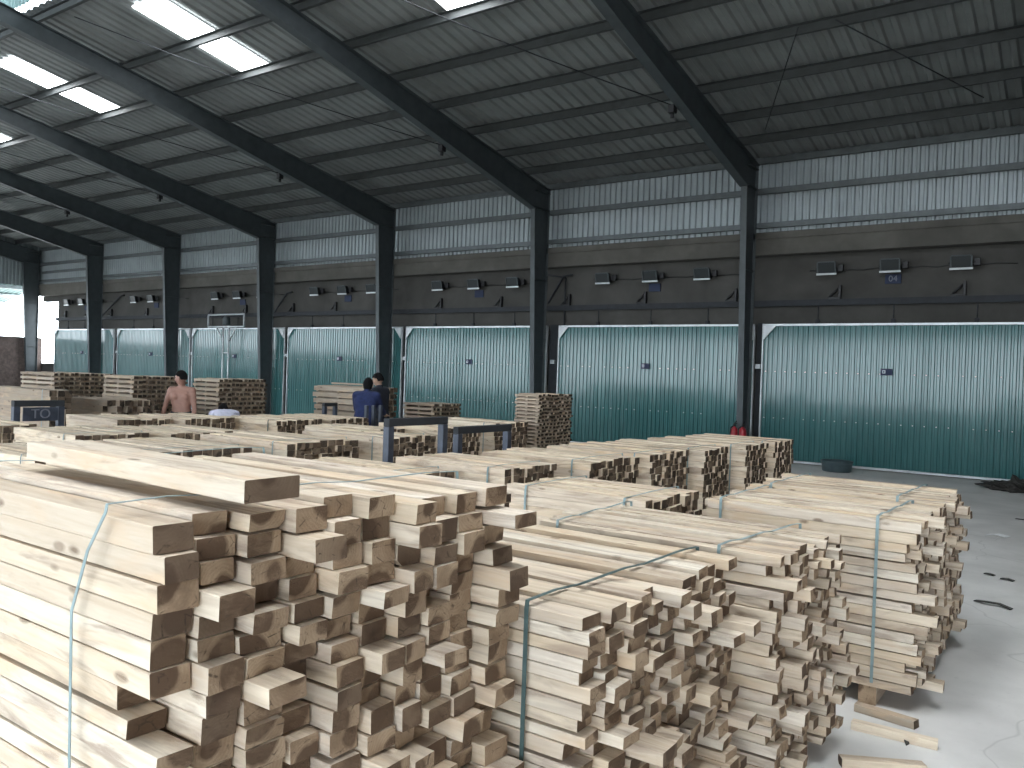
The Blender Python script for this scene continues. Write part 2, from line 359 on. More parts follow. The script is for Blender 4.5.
# skylights in the roof sheet, one strip in a bay; unseen fill strips added opposite
sky_rows = []
for i, (xa, xb) in enumerate([(-9.14, -8.29), (-14.73, -13.87), (-20.30, -19.45), (-25.95, -25.10), (-31.5, -30.65), (-3.6, -2.75), (-0.3, 0.55)]):
    for s in (1, -1):
        if (s > 0) == (i > 4): continue
        if s < 0: xb = xa + 1.5  # unseen glowing strips, added and widened to brighten the floor and stack tops
        ya, yb = (8.28, 10.72) if s > 0 else (7.9, 12.0)
        mb = MB(); n = 6
        ys = [ya + (yb - ya) * k / n for k in range(n + 1)]
        vs = []
        for y in ys:
            Y = y if s > 0 else 2 * YR - y
            for x in (xa, xb): vs += [(x, Y, roof_z(Y) - 0.012), (x, Y, roof_z(Y) - 0.004)]
        fs = []
        for k in range(n):
            b0, b1 = 4 * k, 4 * k + 4
            fs += [(b0, b0 + 2, b1 + 2, b1), (b0 + 1, b1 + 1, b1 + 3, b0 + 3), (b0, b1, b1 + 1, b0 + 1), (b0 + 2, b0 + 3, b1 + 3, b1 + 2)]
        fs += [(0, 1, 3, 2), (4 * n, 4 * n + 2, 4 * n + 3, 4 * n + 1)]
        mb.add(vs, fs)
        o = mb.build('skylight_or_fill_sheet', M_SKYL, origin=((xa + xb) / 2, ys[0] if s > 0 else 2 * YR - ys[0], roof_z(ya)))
        tag(o, ['white skylight sheet in the roof, cut by the top edge of the view', 'largest fully seen white skylight sheet in the roof', 'second largest fully seen white skylight sheet in the roof',
                'small white skylight sheet at the left edge of the roof', 'farthest white skylight sheet along the roof', 'added wide light panel on the unseen opposite roof slope above the nearest tall stack',
                'added wide light panel on the unseen opposite roof slope above the camera', 'added wide light panel on the unseen opposite roof slope by the right gable'][i], 'skylight', 'skylight strips in the roof')

# portal frames
COLX = [-6.12 - 5.37 * k for k in range(-2, 7)]
def col_front(z): return 17.24 - 0.30 * max(0, min(1, z / 5.85))
def make_frame(X, label):
    t = thing('portal_frame', label, 'frame', (X, 17.3, 0), 'steel portal frames carrying the roof')
    for s in (1, -1):
        my = lambda y: y if s > 0 else 2 * YR - y
        m = MB()
        yf0, yf1, yb = col_front(0), col_front(5.85), 17.60
        m.prism([(my(yf0), 0.02), (my(yb), 0.02), (my(yb), 6.40), (my(yf1), 5.85)], 0, X - 0.006, X + 0.006)
        m.add([(X + a, my(y + d), z) for z, y in ((0.02, yf0), (5.85, yf1)) for a in (-0.066, 0.066) for d in (-0.012, 0)],
              [(0, 1, 3, 2), (4, 6, 7, 5), (0, 4, 5, 1), (2, 3, 7, 6), (0, 2, 6, 4), (1, 5, 7, 3)])
        m.box(X - 0.066, X + 0.066, min(my(yb), my(yb + 0.012)), max(my(yb), my(yb + 0.012)), 0.02, 6.40)
        for z in (2.2, 4.1): m.box(X - 0.06, X + 0.06, min(my(col_front(z) + .01), my(yb)), max(my(col_front(z) + .01), my(yb)), z, z + 0.012)
        m.build('column', M_STEEL, t)
        m = MB(); m.bbox(X - 0.17, X + 0.17, min(my(17.14), my(17.68)), max(my(17.14), my(17.68)), 0.0, 0.02, 0.003); m.build('base_plate', M_STEEL, t)
        m = MB(); n = 12; web = []
        hi = lambda y: 6.40 + 0.175 * (17.60 - y); lo = lambda y: min(5.84 + 0.22 * (16.94 - y), hi(y) - 0.32)
        ys = [16.94 - (16.94 - YR) * k / n for k in range(n + 1)]
        pl = [(my(y), lo(y)) for y in ys]; ph = [(my(17.60), 6.40)] + [(my(y), hi(y)) for y in ys]
        m.prism(pl + ph[::-1], 0, X - 0.006, X + 0.006)
        for P, sg in ((pl, -1), (ph, 1)):
            vs = []
            for y, z in P: vs += [(X - 0.095, y, z), (X + 0.095, y, z), (X - 0.095, y, z + 0.012 * sg), (X + 0.095, y, z + 0.012 * sg)]
            fs = []
            for k in range(len(P) - 1):
                a, b = 4 * k, 4 * k + 4
                fs += [(a, b, b + 1, a + 1), (a + 2, a + 3, b + 3, b + 2), (a, a + 2, b + 2, b), (a + 1, b + 1, b + 3, a + 3)]
            m.add(vs, fs)
        m.build('rafter', M_STEEL, t)
        for (y, z) in ((16.99, 5.88), (17.02, 6.3)):
            m = MB(); m.box(X - 0.09, X + 0.09, min(my(y), my(17.59)), max(my(y), my(17.59)), z, z + 0.012); m.build('knee_stiffener', M_STEEL, t)
    return t
FR = ['at the closed right gable', 'just past the near door at the right', 'behind the two red extinguishers', 'behind the tall dark timber stack', 'behind the two workers in dark shirts',
      'beside the pale service portal', 'behind the shirtless man', 'next to the far corner bay', 'standing in the far left corner']
for k, X in enumerate(COLX):
    make_frame(X, 'grey steel column and rafter frame ' + FR[k])
# purlins and girts
PY = [16.65, 15.6, 14.4, 13.17, 11.95, 10.7, 9.45, 7.62]
for i, y in enumerate(PY):
    for s in (1, -1):
        Y = y if s > 0 else 2 * YR - y
        z1 = roof_z(Y) - 0.014; z0 = z1 - 0.17
        m = MB(); e = 0.03 * s
        m.prism([(Y + 0.035, z0), (Y + 0.035, z1), (Y - 0.035, z1), (Y - 0.035, z1 - 0.012), (Y + 0.022, z1 - 0.012), (Y + 0.022, z0 + 0.012), (Y - 0.035, z0 + 0.012), (Y - 0.035, z0)], 0, XL, XR)
        o = m.build('roof_purlin', M_PURL2, origin=(0, Y, z0))
        tag(o, '%s steel purlin up from the eave under the %s' % (ORD[i + 1], 'roof sheets' if s > 0 else 'opposite roof slope'), 'purlin', 'steel purlins under the roof')
for i, (z, h) in enumerate([(5.06, 0.11), (5.80, 0.12), (6.46, 0.13)]):
    m = MB(); y = 17.68
    m.prism([(y, z), (y + 0.1, z), (y + 0.1, z + h), (y, z + h), (y, z + h - 0.02), (y + 0.085, z + h - 0.02), (y + 0.085, z + 0.02), (y, z + 0.02)], 0, XL, XR)
    m.box(XL, XR, y - 0.004, y + 0.004, z, z + h)
    o = m.build('wall_girt', M_PURLIN, origin=(0, y, z))
    tag(o, ['long steel girt across the pale sheet wall just above the concrete beam', 'long steel girt across the middle of the pale sheet wall', 'steel eave girt where the pale wall meets the roof'][i], 'girt', 'girts on the back wall')
m = MB(); m.bbox(-38.1, -33.1, 17.62, 17.67, 5.42, 5.53, 0.005)
tag(m.build('wall_girt', M_PURLIN, origin=(-36, 17.6, 5.42)), 'short extra girt on the sheet wall in the far corner bay', 'girt', 'girts on the back wall')

# bracing rods with a dark fitting under each rafter
for k in range(6):
    Xa, Xb = -6.12 - 5.37 * k, -6.12 - 5.37 * (k + 1)
    fr = FR[k + 2]
    m = MB(); p0, p1 = Vector((Xa - 0.16, 13.6, 6.60)), Vector((Xb + 1.2, 7.70, 8.06))
    pts = [p0.lerp(p1, q / 8) - Vector((0, 0, 0.10 * math.sin(math.pi * q / 8))) for q in range(9)]
    m.tube(pts, 0.011, 6)
    t = thing('brace_rod', 'thin steel roof brace rod starting at the rafter ' + fr, 'rod', p0, 'brace rods under the roof')
    m.build('rod', M_DARK, t)
    m = MB(); m.bbox(Xa - 0.22, Xa - 0.10, 13.52, 13.66, 6.46, 6.60, 0.01); m.tube([(Xa - 0.16, 13.59, 6.46), (Xa - 0.16, 13.59, 6.38)], 0.035, 8); m.build('anchor_fitting', M_BLACK, t)
for lab, p0, p1 in (('thin steep steel rod crossing the near roof bay', (-3.9, 12.9, 7.22), (-5.4, 16.0, 6.68)), ('thin slanting steel rod crossing the near roof bay', (-3.34, 12.9, 7.22), (-1.66, 16.0, 6.68))):
    m = MB(); m.tube([p0, p1], 0.01, 6); tag(m.build('brace_rod', M_DARK, origin=p0), lab, 'rod', 'brace rods under the roof')

# ------------------------------------------------------------------ sliding doors and the wall fittings
def make_door(i, x0, x1, label):
    m = MB(); corrugated(m, lambda u, v, h: (u, 17.735 - h, v), x0 + 0.03, x1 - 0.03, 0.06, 2.93, 0.105, 0.018)
    d = m.build('door_%d' % i, M_DOOR, origin=((x0 + x1) / 2, 17.73, 0)); tag(d, label, 'door', kind='structure')
    m = MB()
    for a, b in ((x0, x0 + 0.035), (x1 - 0.035, x1)): m.bbox(a, b, 17.69, 17.76, 0.03, 2.96, 0.004)
    m.bbox(x0, x1, 17.69, 17.76, 2.93, 2.975, 0.004); m.bbox(x0, x1, 17.69, 17.76, 0.02, 0.065, 0.004); m.build('door_frame', M_GALV, d)
    for s, xa in ((1, x0 + 0.036), (-1, x1 - 0.036)):
        m = MB(); m.prism([(xa, 2.925), (xa + s * 0.26, 2.925), (xa, 2.62)], 1, 17.66, 17.685); m.build('corner_gusset', M_WHITE, d)
    for f in (0.22, 0.5, 0.78):
        m = MB(); x = x0 + (x1 - x0) * f; m.bbox(x - 0.04, x + 0.04, 17.70, 17.77, 2.98, 3.06, 0.006); m.tube([(x, 17.75, 3.06), (x, 17.75, 3.34)], 0.012, 6); m.build('hanger', M_DARK, d)
    xc = (x0 + x1) / 2 - 0.08
    m = MB(); m.bbox(xc - 0.11, xc + 0.11, 17.69, 17.714, 1.93, 2.06, 0.004); p = m.build('number_plate', M_BLUE, d)
    m = MB()
    m.box(xc - 0.075, xc - 0.02, 17.684, 17.6895, 1.965, 2.03); m.box(xc - 0.06, xc - 0.035, 17.683, 17.684, 1.98, 2.015, 1)
    m.build('numeral', [M_SIGNW, M_BLUE], p)
    for z in (1.95, 0.95):
        m = MB(); n = int((x1 - x0) / 0.21)
        for k in range(n):
            if R.random() < 0.75:
                x = x0 + 0.03 + 0.105 * (2 * k) + 0.067; m.tube([(x, 17.718, z), (x, 17.708, z)], 0.012, 6)
        o = m.build('screw_row', M_GALV, d); o['kind'] = 'stuff'
DX = [(-5.87, -0.65), (-11.09, -6.03), (-16.32, -11.43), (-21.53, -16.45), (-26.81, -21.67), (-31.88, -26.94), (-36.95, -32.1), (-0.45, 4.6)]
for i, (a, b) in enumerate(DX): make_door(i + 1, a, b, 'green ribbed sliding door with galvanised frame')
for i, xg in enumerate([-5.95, -11.26, -16.385, -21.6, -26.875, -31.99]):
    t = thing('door_post', 'dark steel door post between ' + ['the two nearest green doors', 'the second and third green doors', 'the third and fourth green doors', 'the fourth and fifth green doors', 'the fifth and sixth green doors', 'the two farthest green doors'][i], 'post', (xg, 17.84, 0), 'posts between the sliding doors')
    hw = 0.05 if i != 1 else 0.13
    m = MB(); m.box(xg - hw, xg + hw, 17.78, 17.895, 0, 3.0); m.build('upright', M_DARK, t)
    m = MB(); m.bbox(xg - 0.06, xg + 0.06, 17.70, 17.775, 2.0, 2.1, 0.008); m.build('latch', M_GALV, t)
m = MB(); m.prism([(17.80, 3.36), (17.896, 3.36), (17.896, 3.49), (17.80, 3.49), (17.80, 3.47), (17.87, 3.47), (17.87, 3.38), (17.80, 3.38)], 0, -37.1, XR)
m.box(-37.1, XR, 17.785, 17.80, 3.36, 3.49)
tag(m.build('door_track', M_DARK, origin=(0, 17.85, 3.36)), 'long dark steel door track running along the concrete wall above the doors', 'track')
# triangular track brackets
br0 = None
bx = [-2.11, -4.40, -6.62, -8.84, -10.96, -13.10, -15.21, -19.53, -21.53, -24.0, -25.9, -28.6, -30.1, -32.7, -34.6, -36.4]
for k, x in enumerate(bx):
    lab = 'small black triangular bracket on the door track, %s from the near end' % ORD[k + 1]
    if br0 is None:
        br0 = thing('track_bracket', lab, 'bracket', (x, 17.85, 3.495), 'black brackets on the door track')
        m = MB(); m.bbox(x - 0.16, x + 0.1, 17.80, 17.88, 3.495, 3.535, 0.004); m.build('foot', M_BLACK, br0)
        m = MB(); m.bbox(x + 0.05, x + 0.1, 17.80, 17.88, 3.536, 3.78, 0.004); m.build('upright', M_BLACK, br0)
        m = MB(); m.tube([(x - 0.13, 17.84, 3.54), (x + 0.05, 17.84, 3.72)], 0.025, 6); m.build('strut', M_BLACK, br0)
    else: dup(br0, (x, 17.85, 3.495), lab)
# floodlights, three above each door
fl0 = None
flx = [-4.56, -3.34, -2.09, -9.84, -8.57, -7.28, -15.13, -13.84, -12.54, -20.25, -18.98, -17.73, -25.45, -24.2, -22.9, -30.7, -29.5, -28.3, -35.9, -34.7, -33.5]
DN = ['nearest', 'second', 'third', 'fourth', 'fifth', 'sixth', 'farthest']
for k, x in enumerate(flx):
    b, q = divmod(k, 3)
    lab = 'floodlight on the concrete wall above the %s green door, %s of its three' % (DN[b], ['farthest', 'middle', 'nearest'][q])
    if fl0 is None:
        fl0 = thing('wall_floodlight', lab, 'floodlight', (x, 17.7, 4.05), 'floodlights above the green doors')
        tilt = Matrix.Rotation(math.radians(14), 4, 'X'); piv = Vector((x, 17.62, 4.13))
        def tl(mb):
            mb.v = [tuple(piv + tilt @ (Vector(v) - piv)) for v in mb.v]; return mb
        m = MB(); m.prism([(x - 0.19, 4.0), (x + 0.19, 4.0), (x + 0.15, 4.22), (x - 0.15, 4.22)], 1, 17.63, 17.74); tl(m).build('housing', M_BLACK, fl0)
        m = MB(); m.bbox(x - 0.2, x + 0.2, 17.595, 17.63, 3.975, 4.015, 0.004); tl(m).build('bottom_bar', M_GALV, fl0)
        m = MB(); m.bbox(x - 0.17, x + 0.17, 17.60, 17.63, 4.235, 4.255, 0.003)
        m.bbox(x - 0.19, x - 0.165, 17.60, 17.63, 4.016, 4.234, 0.003); m.bbox(x + 0.165, x + 0.19, 17.60, 17.63, 4.016, 4.234, 0.003); tl(m).build('bezel', M_STEEL, fl0)
        m = MB(); m.box(x - 0.163, x + 0.163, 17.612, 17.628, 4.017, 4.233); tl(m).build('glass_pane', M_GLASS, fl0)
        m = MB(); m.tube([(x - 0.22, 17.70, 4.12), (x - 0.22, 17.84, 4.12), (x + 0.22, 17.84, 4.12), (x + 0.22, 17.70, 4.12)], 0.012, 6); m.box(x - 0.05, x + 0.05, 17.83, 17.897, 4.06, 4.18); m.build('bracket', M_BLACK, fl0)
        m = MB(); m.bbox(x + 0.20, x + 0.31, 17.72, 17.80, 4.06, 4.2, 0.006); m.build('ballast_box', M_BLACK, fl0)
    else: dup(fl0, (x, 17.7, 4.05), lab)
for b in range(7):
    xa, xb = flx[3 * b] - 0.4, flx[3 * b + 2] + 0.9
    m = MB(); pts = [(xa + (xb - xa) * q / 14, 17.885, 4.11 - 0.03 * math.sin(q * 1.9) ** 2) for q in range(15)]; m.tube(pts, 0.011, 6)
    tag(m.build('lamp_cable', M_BLACK, origin=pts[0]), 'thin black cable linking the floodlights above the %s green door' % DN[b], 'cable', 'cables between the floodlights')
    x = flx[3 * b + 1]
    t = thing('number_sign', 'small dark blue number sign under the middle floodlight above the %s green door' % DN[b], 'sign', (x + 0.02, 17.89, 3.78), 'blue number signs under the floodlights')
    m = MB(); m.bbox(x - 0.13, x + 0.17, 17.872, 17.897, 3.78, 3.97, 0.004); m.build('board', M_BLUE, t)
    if b == 0:
        text('numeral', '04', 0.17, M_GREYP, t, (0.0, -0.022, 0.095), (math.pi / 2, 0, 0))
# diagonal pipes beside the columns
for k, (a, b) in enumerate([((-22.9, 17.80, 2.95), (-21.75, 17.80, 4.12)), ((-11.50, 17.80, 3.56), (-11.05, 17.80, 4.24)), ((-33.4, 17.80, 3.45), (-31.9, 17.80, 4.3))]):
    m = MB(); m.tube([a, b, (b[0] + 0.25, b[1], b[2] + 0.02)], 0.028, 8)
    tag(m.build('wall_pipe', M_DARK, origin=a), 'slanting dark pipe on the wall beside the column ' + ['by the white service portal', 'behind the tall dark stack', 'near the far corner'][k], 'pipe')
m = MB(); m.tube([(-11.02, 17.84, 0.0), (-11.02, 17.84, 4.2)], 0.02, 8); m.tube([(-11.02, 17.84, 4.2), (-11.7, 17.84, 4.32)], 0.02, 8)
tag(m.build('wall_pipe', M_DARK, origin=(-11.02, 17.84, 0)), 'upright dark pipe at the door gap behind the tall dark stack', 'pipe')
# white service portal in front of the fifth door
t = thing('service_portal', 'pale steel T-shaped portal with box top in front of the fifth green door', 'portal', (-24.3, 17.45, 0))
yy = 17.45
m = MB(); 
for a, b in (((-25.5, yy, 3.0), (-25.5, yy, 3.42)), ((-23.5, yy, 3.0), (-23.5, yy, 3.42)), ((-25.5, yy, 3.0), (-23.5, yy, 3.0)), ((-25.5, yy, 3.42), (-23.5, yy, 3.42))): m.tube([a, b], 0.03, 6)
m.build('box_frame', M_GALV, t)
for x in (-24.62, -24.3):
    m = MB(); m.tube([(x, yy, 0), (x, yy, 2.97)], 0.028, 6); m.build('post', M_GALV, t)
for xa, xb in ((-24.64, -25.0), (-24.28, -23.92)):
    m = MB(); m.tube([(xa, yy, 2.5), (xb, yy, 2.97)], 0.022, 6); m.build('knee_brace', M_GALV, t)
m = MB(); m.tube([(-24.59, yy, 2.1), (-24.33, yy, 2.1)], 0.02, 6); m.build('rung', M_GALV, t)
m = MB(); m.lathe([(0.05, 3.05), (0.13, 3.05), (0.13, 3.30), (0.05, 3.36)], -24.46, yy, 14); m.build('pulley', M_STEEL, t)

# awning and light outside the far left opening
t = thing('outside_awning', 'pale steel awning seen through the opening in the far left gable', 'awning', (-42, 12, 0))
for z, x in ((4.72, -39.2), (4.42, -40.5), (4.15, -42.0)):
    m = MB(); m.box(x - 0.1, x + 0.1, 4, 17.8, z, z + 0.13); m.build('beam', M_GALV, t)
m = MB(); corrugated(m, lambda u, v, h: (v, u, 4.95 - 0.2 * (-38.6 - v) + h), 4, 17.8, -42.5, -38.6, 0.2, 0.03); m.build('roof_sheet', M_TEAL, t)
for y in (4.2, 17.6):
    m = MB(); m.tube([(-42.2, y, -0.31), (-42.2, y, 4.15)], 0.06, 8); m.build('post', M_STEEL, t)

# ------------------------------------------------------------------ timber
def piece(mb, cx, cy, z0, L, w, t, yaw=0.0, roll=0.0, rnd=0.5, rough=True, rr=R, seg=4, pitch=0.0):
    ch = [rr.uniform(0.0008, 0.003) for _ in range(4)]
    if rough and rr.random() < 0.07: ch[rr.randrange(4)] = rr.uniform(0.008, min(t, w) * 0.38)
    hw, ht = w / 2, t / 2
    if rough:
        prof = []
        for (sy, sz), c in zip(((-1, -1), (1, -1), (1, 1), (-1, 1)), ch):
            a = (sy * hw, sz * (ht - c)); b = (sy * (hw - c), sz * ht)
            prof += [a, b] if sy * sz > 0 else [b, a]
    else:
        prof = [(-hw, -ht), (hw, -ht), (hw, ht), (-hw, ht)]; seg = 1
    n = len(prof); vs = []; lc = []; bow = rr.uniform(-1, 1) * 0.0015 if rough else 0
    sk0, sk1 = (rr.uniform(-0.004, 0.004), rr.uniform(-0.0025, 0.0025)) if rough else (0, 0)
    cy_, sy_ = math.cos(yaw), math.sin(yaw); cr, sr = math.cos(roll), math.sin(roll)
    for i in range(seg + 1):
        u = i / seg; x = (u - 0.5) * L
        for (y, z) in prof:
            xx = x + (sk0 * y / hw + sk1 * z / ht if i == seg else (sk1 * y / hw if i == 0 else 0))
            yb = y + bow * math.sin(math.pi * u)
            y2, z2 = yb * cr - z * sr, yb * sr + z * cr
            vs.append((cx + xx * cy_ - y2 * sy_, cy + xx * sy_ + y2 * cy_, z0 + ht + z2 + xx * pitch)); lc.append((xx, y, z))
    fs = []; mt = []
    for i in range(seg):
        for k in range(n): fs.append((i * n + k, i * n + (k + 1) % n, (i + 1) * n + (k + 1) % n, (i + 1) * n + k)); mt.append(0)
    fs += [tuple(range(n))[::-1], tuple(range(seg * n, seg * n + n))]; mt += [1, 1]
    return mb.add(vs, fs, mt, lc, rnd)

NEAR = []      # every piece of the near stacks: dict(stack, col, row, mb, base)
def near_stack(key, X1a, X1b, L, Y0, Y1, ncol, nrow, z0, ztop, seed, jut, messy=0.0):
    rr = random.Random(seed)
    ws = [rr.uniform(0.82, 1.18) for _ in range(ncol)]; tot = sum(ws); y = Y0
    for c in range(ncol):
        w = (Y1 - Y0) * ws[c] / tot
        H = ztop - z0 + rr.uniform(-0.016, 0.012)
        nr = nrow + (rr.random() < 0.25) - (rr.random() < 0.25)
        ts = [rr.uniform(0.86, 1.16) for _ in range(nr)]; st = sum(ts); z = z0
        xe = X1a + (X1b - X1a) * (c + 0.5) / ncol + rr.uniform(-0.02, 0.02)
        for r in range(nr):
            t = H * ts[r] / st; down = nr - r
            j = rr.gauss(0, jut)
            q = rr.random()
            if q < 0.11: j += rr.uniform(0.04, 0.085)
            elif q < 0.2: j -= rr.uniform(0.03, 0.07)
            if messy and down > nr * 0.45: j += rr.gauss(0.01, messy)
            l = L + rr.uniform(-0.03, 0.02)
            pw = w - 0.007 - (rr.uniform(0, 0.012) if rr.random() < 0.5 else 0)
            sh = rr.uniform(-1, 1) * (w - 0.005 - pw) / 2
            mb = MB(); x1 = xe + j
            piece(mb, x1 - l / 2, y + w / 2 + sh, z + 0.001, l, pw, t - 0.0026 - (rr.uniform(0.003, 0.010) if rr.random() < 0.3 else 0), rr.uniform(-1, 1) * 0.0022, 0, rr.random(), True, rr)
            NEAR.append(dict(s=key, c=c, r=down, mb=mb, base=(x1 - l / 2, y + w / 2, z)))
            z += t
        y += w
near_stack('A', -1.62, -1.405, 1.22, 0.985, 2.03, 10, 22, 0.09, 1.365, 11, 0.022)
near_stack('B', -1.165, -1.14, 1.20, 2.075, 3.20, 11, 20, 0.09, 1.00, 12, 0.020, 0.036)
near_stack('C', -1.00, -0.95, 1.18, 3.32, 4.10, 10, 19, 0.09, 1.00, 13, 0.018, 0.038)
near_stack('D', -0.72, -0.70, 1.16, 4.68, 5.48, 10, 18, 0.10, 1.00, 14, 0.022, 0.024)
near_stack('E', -0.71, -0.69, 1.18, 5.56, 6.40, 10, 18, 0.10, 1.01, 15, 0.014)
# which of them the photograph's viewpoint shows, and how large
allv = []; allp = []; who = []
for i, p in enumerate(NEAR):
    b = len(allv); allv += p['mb'].v
    for f in p['mb'].f: allp.append([b + k for k in f]); who.append(i)
bvh = BVHTree.FromPolygons(allv, allp); hit = [0] * len(NEAR); org = Vector((0, 0, CH))
for py in range(430, 768, 2):
    for px in range(0, 1024, 2):
        d = f2 + RX * ((px - 512) / F) - UY * ((py - 384) / F)
        h = bvh.ray_cast(org, d)
        if h[2] is not None: hit[who[h[2]]] += 1
NAME = {'A': ('plank', 'thick sawn plank', 'nearest tall stack'), 'B': ('board', 'sawn board', 'second nearest stack'), 'C': ('batten', 'sawn batten', 'third nearest stack'),
        'D': ('batten', 'sawn batten', 'open-floor stack'), 'E': ('batten', 'sawn batten', 'farther open-floor stack')}
KIND = {'A': 'sawn_plank', 'B': 'sawn_board', 'C': 'sawn_batten', 'D': 'sawn_batten', 'E': 'sawn_batten'}
order = sorted(range(len(NEAR)), key=lambda i: -hit[i]); taken = {'sawn_plank': 0, 'sawn_board': 0, 'sawn_batten': 0}; rest = MB()
for i in order:
    p = NEAR[i]; k = KIND[p['s']]
    if hit[i] >= 1 and taken[k] < 300:
        taken[k] += 1; o = p['mb'].build(k, W_NEAR, origin=p['base'], attrs=True)
        n, a, st = NAME[p['s']]
        dn = 'topmost' if p['r'] == 1 else ORD[p['r']] + ' from the top'
        tag(o, '%s, %s, %s column from its near side, %s' % (a, st, ORD[p['c'] + 1], dn), n, 'pieces of the ' + st)
    else:
        q = p['mb']; rest.add(q.v, q.f, q.m, q.lc, 0.0); rest.rn[-len(q.v):] = q.rn
tag(rest.build('stacked_timber', W_NEAR, attrs=True), 'remaining sawn timber inside the five near stacks', 'timber', kind='stuff')
print('near pieces', len(NEAR), taken)

# loose board on the nearest stack
mb = MB(); piece(mb, -2.06, 1.235, 1.394, 1.10, 0.155, 0.052, -0.04, 0, 0.45, True, random.Random(5))
tag(mb.build('loose_board', W_NEAR, origin=(-2.06, 1.235, 1.383), attrs=True), 'loose pale board lying on top of the nearest tall stack', 'board')

# timber bearers and offcuts on the floor by the near stacks
def bearer(name, x, y, z0, L, w, t, yaw, label, group=None, mats=None, rnd=None, cat='offcut', pitch=0):
    mb = MB(); piece(mb, x, y, z0, L, w, t, yaw, 0, R.random() if rnd is None else rnd, True, R, pitch=pitch)
    return tag(mb.build(name, mats or W_NEAR, origin=(x, y, z0), attrs=True), label, cat, group)
for st, (x0, x1, y0, y1) in dict(A=(-2.7, -1.7, 0.99, 2.02), B=(-2.25, -1.35, 2.08, 3.19), C=(-2.0, -1.15, 3.33, 4.09), D=(-1.7, -0.92, 4.69, 5.47), E=(-1.7, -0.90, 5.57, 6.39)).items():
    top = 0.088 if st not in 'DE' else 0.098
    for k, x in enumerate((x0, x1)):
        bearer('timber_bearer', x, (y0 + y1) / 2, 0.0, y1 - y0 - 0.02, 0.09, top, math.pi / 2, 'bearer under the %s end of the %s' % (('far', 'near')[k], NAME[st][2]), 'bearers under the near stacks', cat='bearer')
for (x, y, L, yaw, lab) in [(-0.80, 4.55, 0.30, -0.15, 'dark offcut on the floor at the corner of the open-floor stack'), (-0.72, 4.33, 0.38, 0.05, 'short batten fallen on the floor in front of the open-floor stack'),
                       (-0.70, 3.95, 0.36, 0.5, 'short batten fallen at the foot of the third nearest stack')]:
    bearer('timber_offcut', x, y, 0.0, L, 0.055, 0.04, yaw, lab, 'offcuts on the floor', W_FAR if 'dark' in lab else W_MID)

# straps: flat ribbon round a stack
def ribbon(mb, pts, wdir, w, th=0.0016, mat=0):
    pts = [Vector(p) for p in pts]; wd = Vector(wdir) * (w / 2); vs = []; fs = []
    for i, p in enumerate(pts):
        d = (pts[min(i + 1, len(pts) - 1)] - pts[max(i - 1, 0)]).normalized(); n = d.cross(Vector(wdir)).normalized() * th
        vs += [p - wd, p + wd, p + wd + n, p - wd + n]
    for i in range(len(pts) - 1):
        a, b = 4 * i, 4 * i + 4
        for k in range(4): fs.append((a + k, a + (k + 1) % 4, b + (k + 1) % 4, b + k))
    fs += [(0, 3, 2, 1), (len(vs) - 4, len(vs) - 3, len(vs) - 2, len(vs) - 1)]
    return mb.add(vs, fs, mat)
def strap(label, xa, xb, y0, y1, z0, z1, w=0.016, mat=M_STRAP, side=None, far=True, group='straps round the near stacks', ya=None):
    """xa: x at the near top edge, xb: x at the far top edge; side: extra points (x, y, z) down the near side."""
    mb = MB(); c = 0.007
    pts = []
    sd = side or [(xa, y0 - c, z0 + 0.02), (xa, y0 - c, (z0 + z1) / 2), (xa, y0 - c, z1 - 0.02)]
    pts += sd
    pts += [(xa, y0 - c * 0.3, z1 + c * 0.7)]
    for q in range(1, 8): pts.append((xa + (xb - xa) * q / 8, y0 + (y1 - y0) * q / 8, z1 + c + 0.004 * math.sin(q * 2.1)))
    pts += [(xb, y1 + c * 0.3, z1 + c * 0.7)]
    if far: pts += [(xb, y1 + c, z1 - 0.02), (xb, y1 + c, z0 + 0.02)]
    ribbon(mb, pts, (1, 0, 0), w)
    return tag(mb.build('plastic_strap', mat, origin=(xa, y0, z0)), label, 'strap', group)
strap('grey-green strap round the nearest tall stack near its cut ends', -1.757, -1.64, 0.965, 2.035, 0.1, 1.38, 0.011, side=[(-1.888, 0.962, 0.10), (-1.888, 0.962, 0.76), (-1.897, 0.962, 1.12), (-1.83, 0.96, 1.27), (-1.762, 0.962, 1.365)])
strap('grey-green strap round the nearest tall stack near its far end', -2.66, -2.60, 0.975, 2.035, 0.1, 1.38, 0.011)
strap('dark green strap round the second nearest stack', -1.372, -1.30, 2.068, 3.205, 0.1, 1.012, 0.015, M_STRAPD)
strap('teal strap round the third nearest stack near its cut ends', -1.245, -1.14, 3.31, 4.105, 0.1, 1.012, 0.014)
strap('teal strap round the far end of the third nearest stack', -2.04, -2.06, 3.31, 4.105, 0.1, 1.012, 0.014)
strap('grey strap down the front of the open-floor stack', -0.895, -0.86, 4.67, 5.49, 0.11, 1.012, 0.016)
strap('grey strap round the far end of the open-floor stack', -1.756, -1.73, 4.67, 5.49, 0.11, 1.012, 0.016)
strap('grey strap across the stack behind the open-floor one', -0.955, -0.92, 5.55, 6.41, 0.11, 1.02, 0.016)
strap('grey strap at the far end of the stack behind the open-floor one', -1.74, -1.72, 5.55, 6.41, 0.11, 1.02, 0.016)

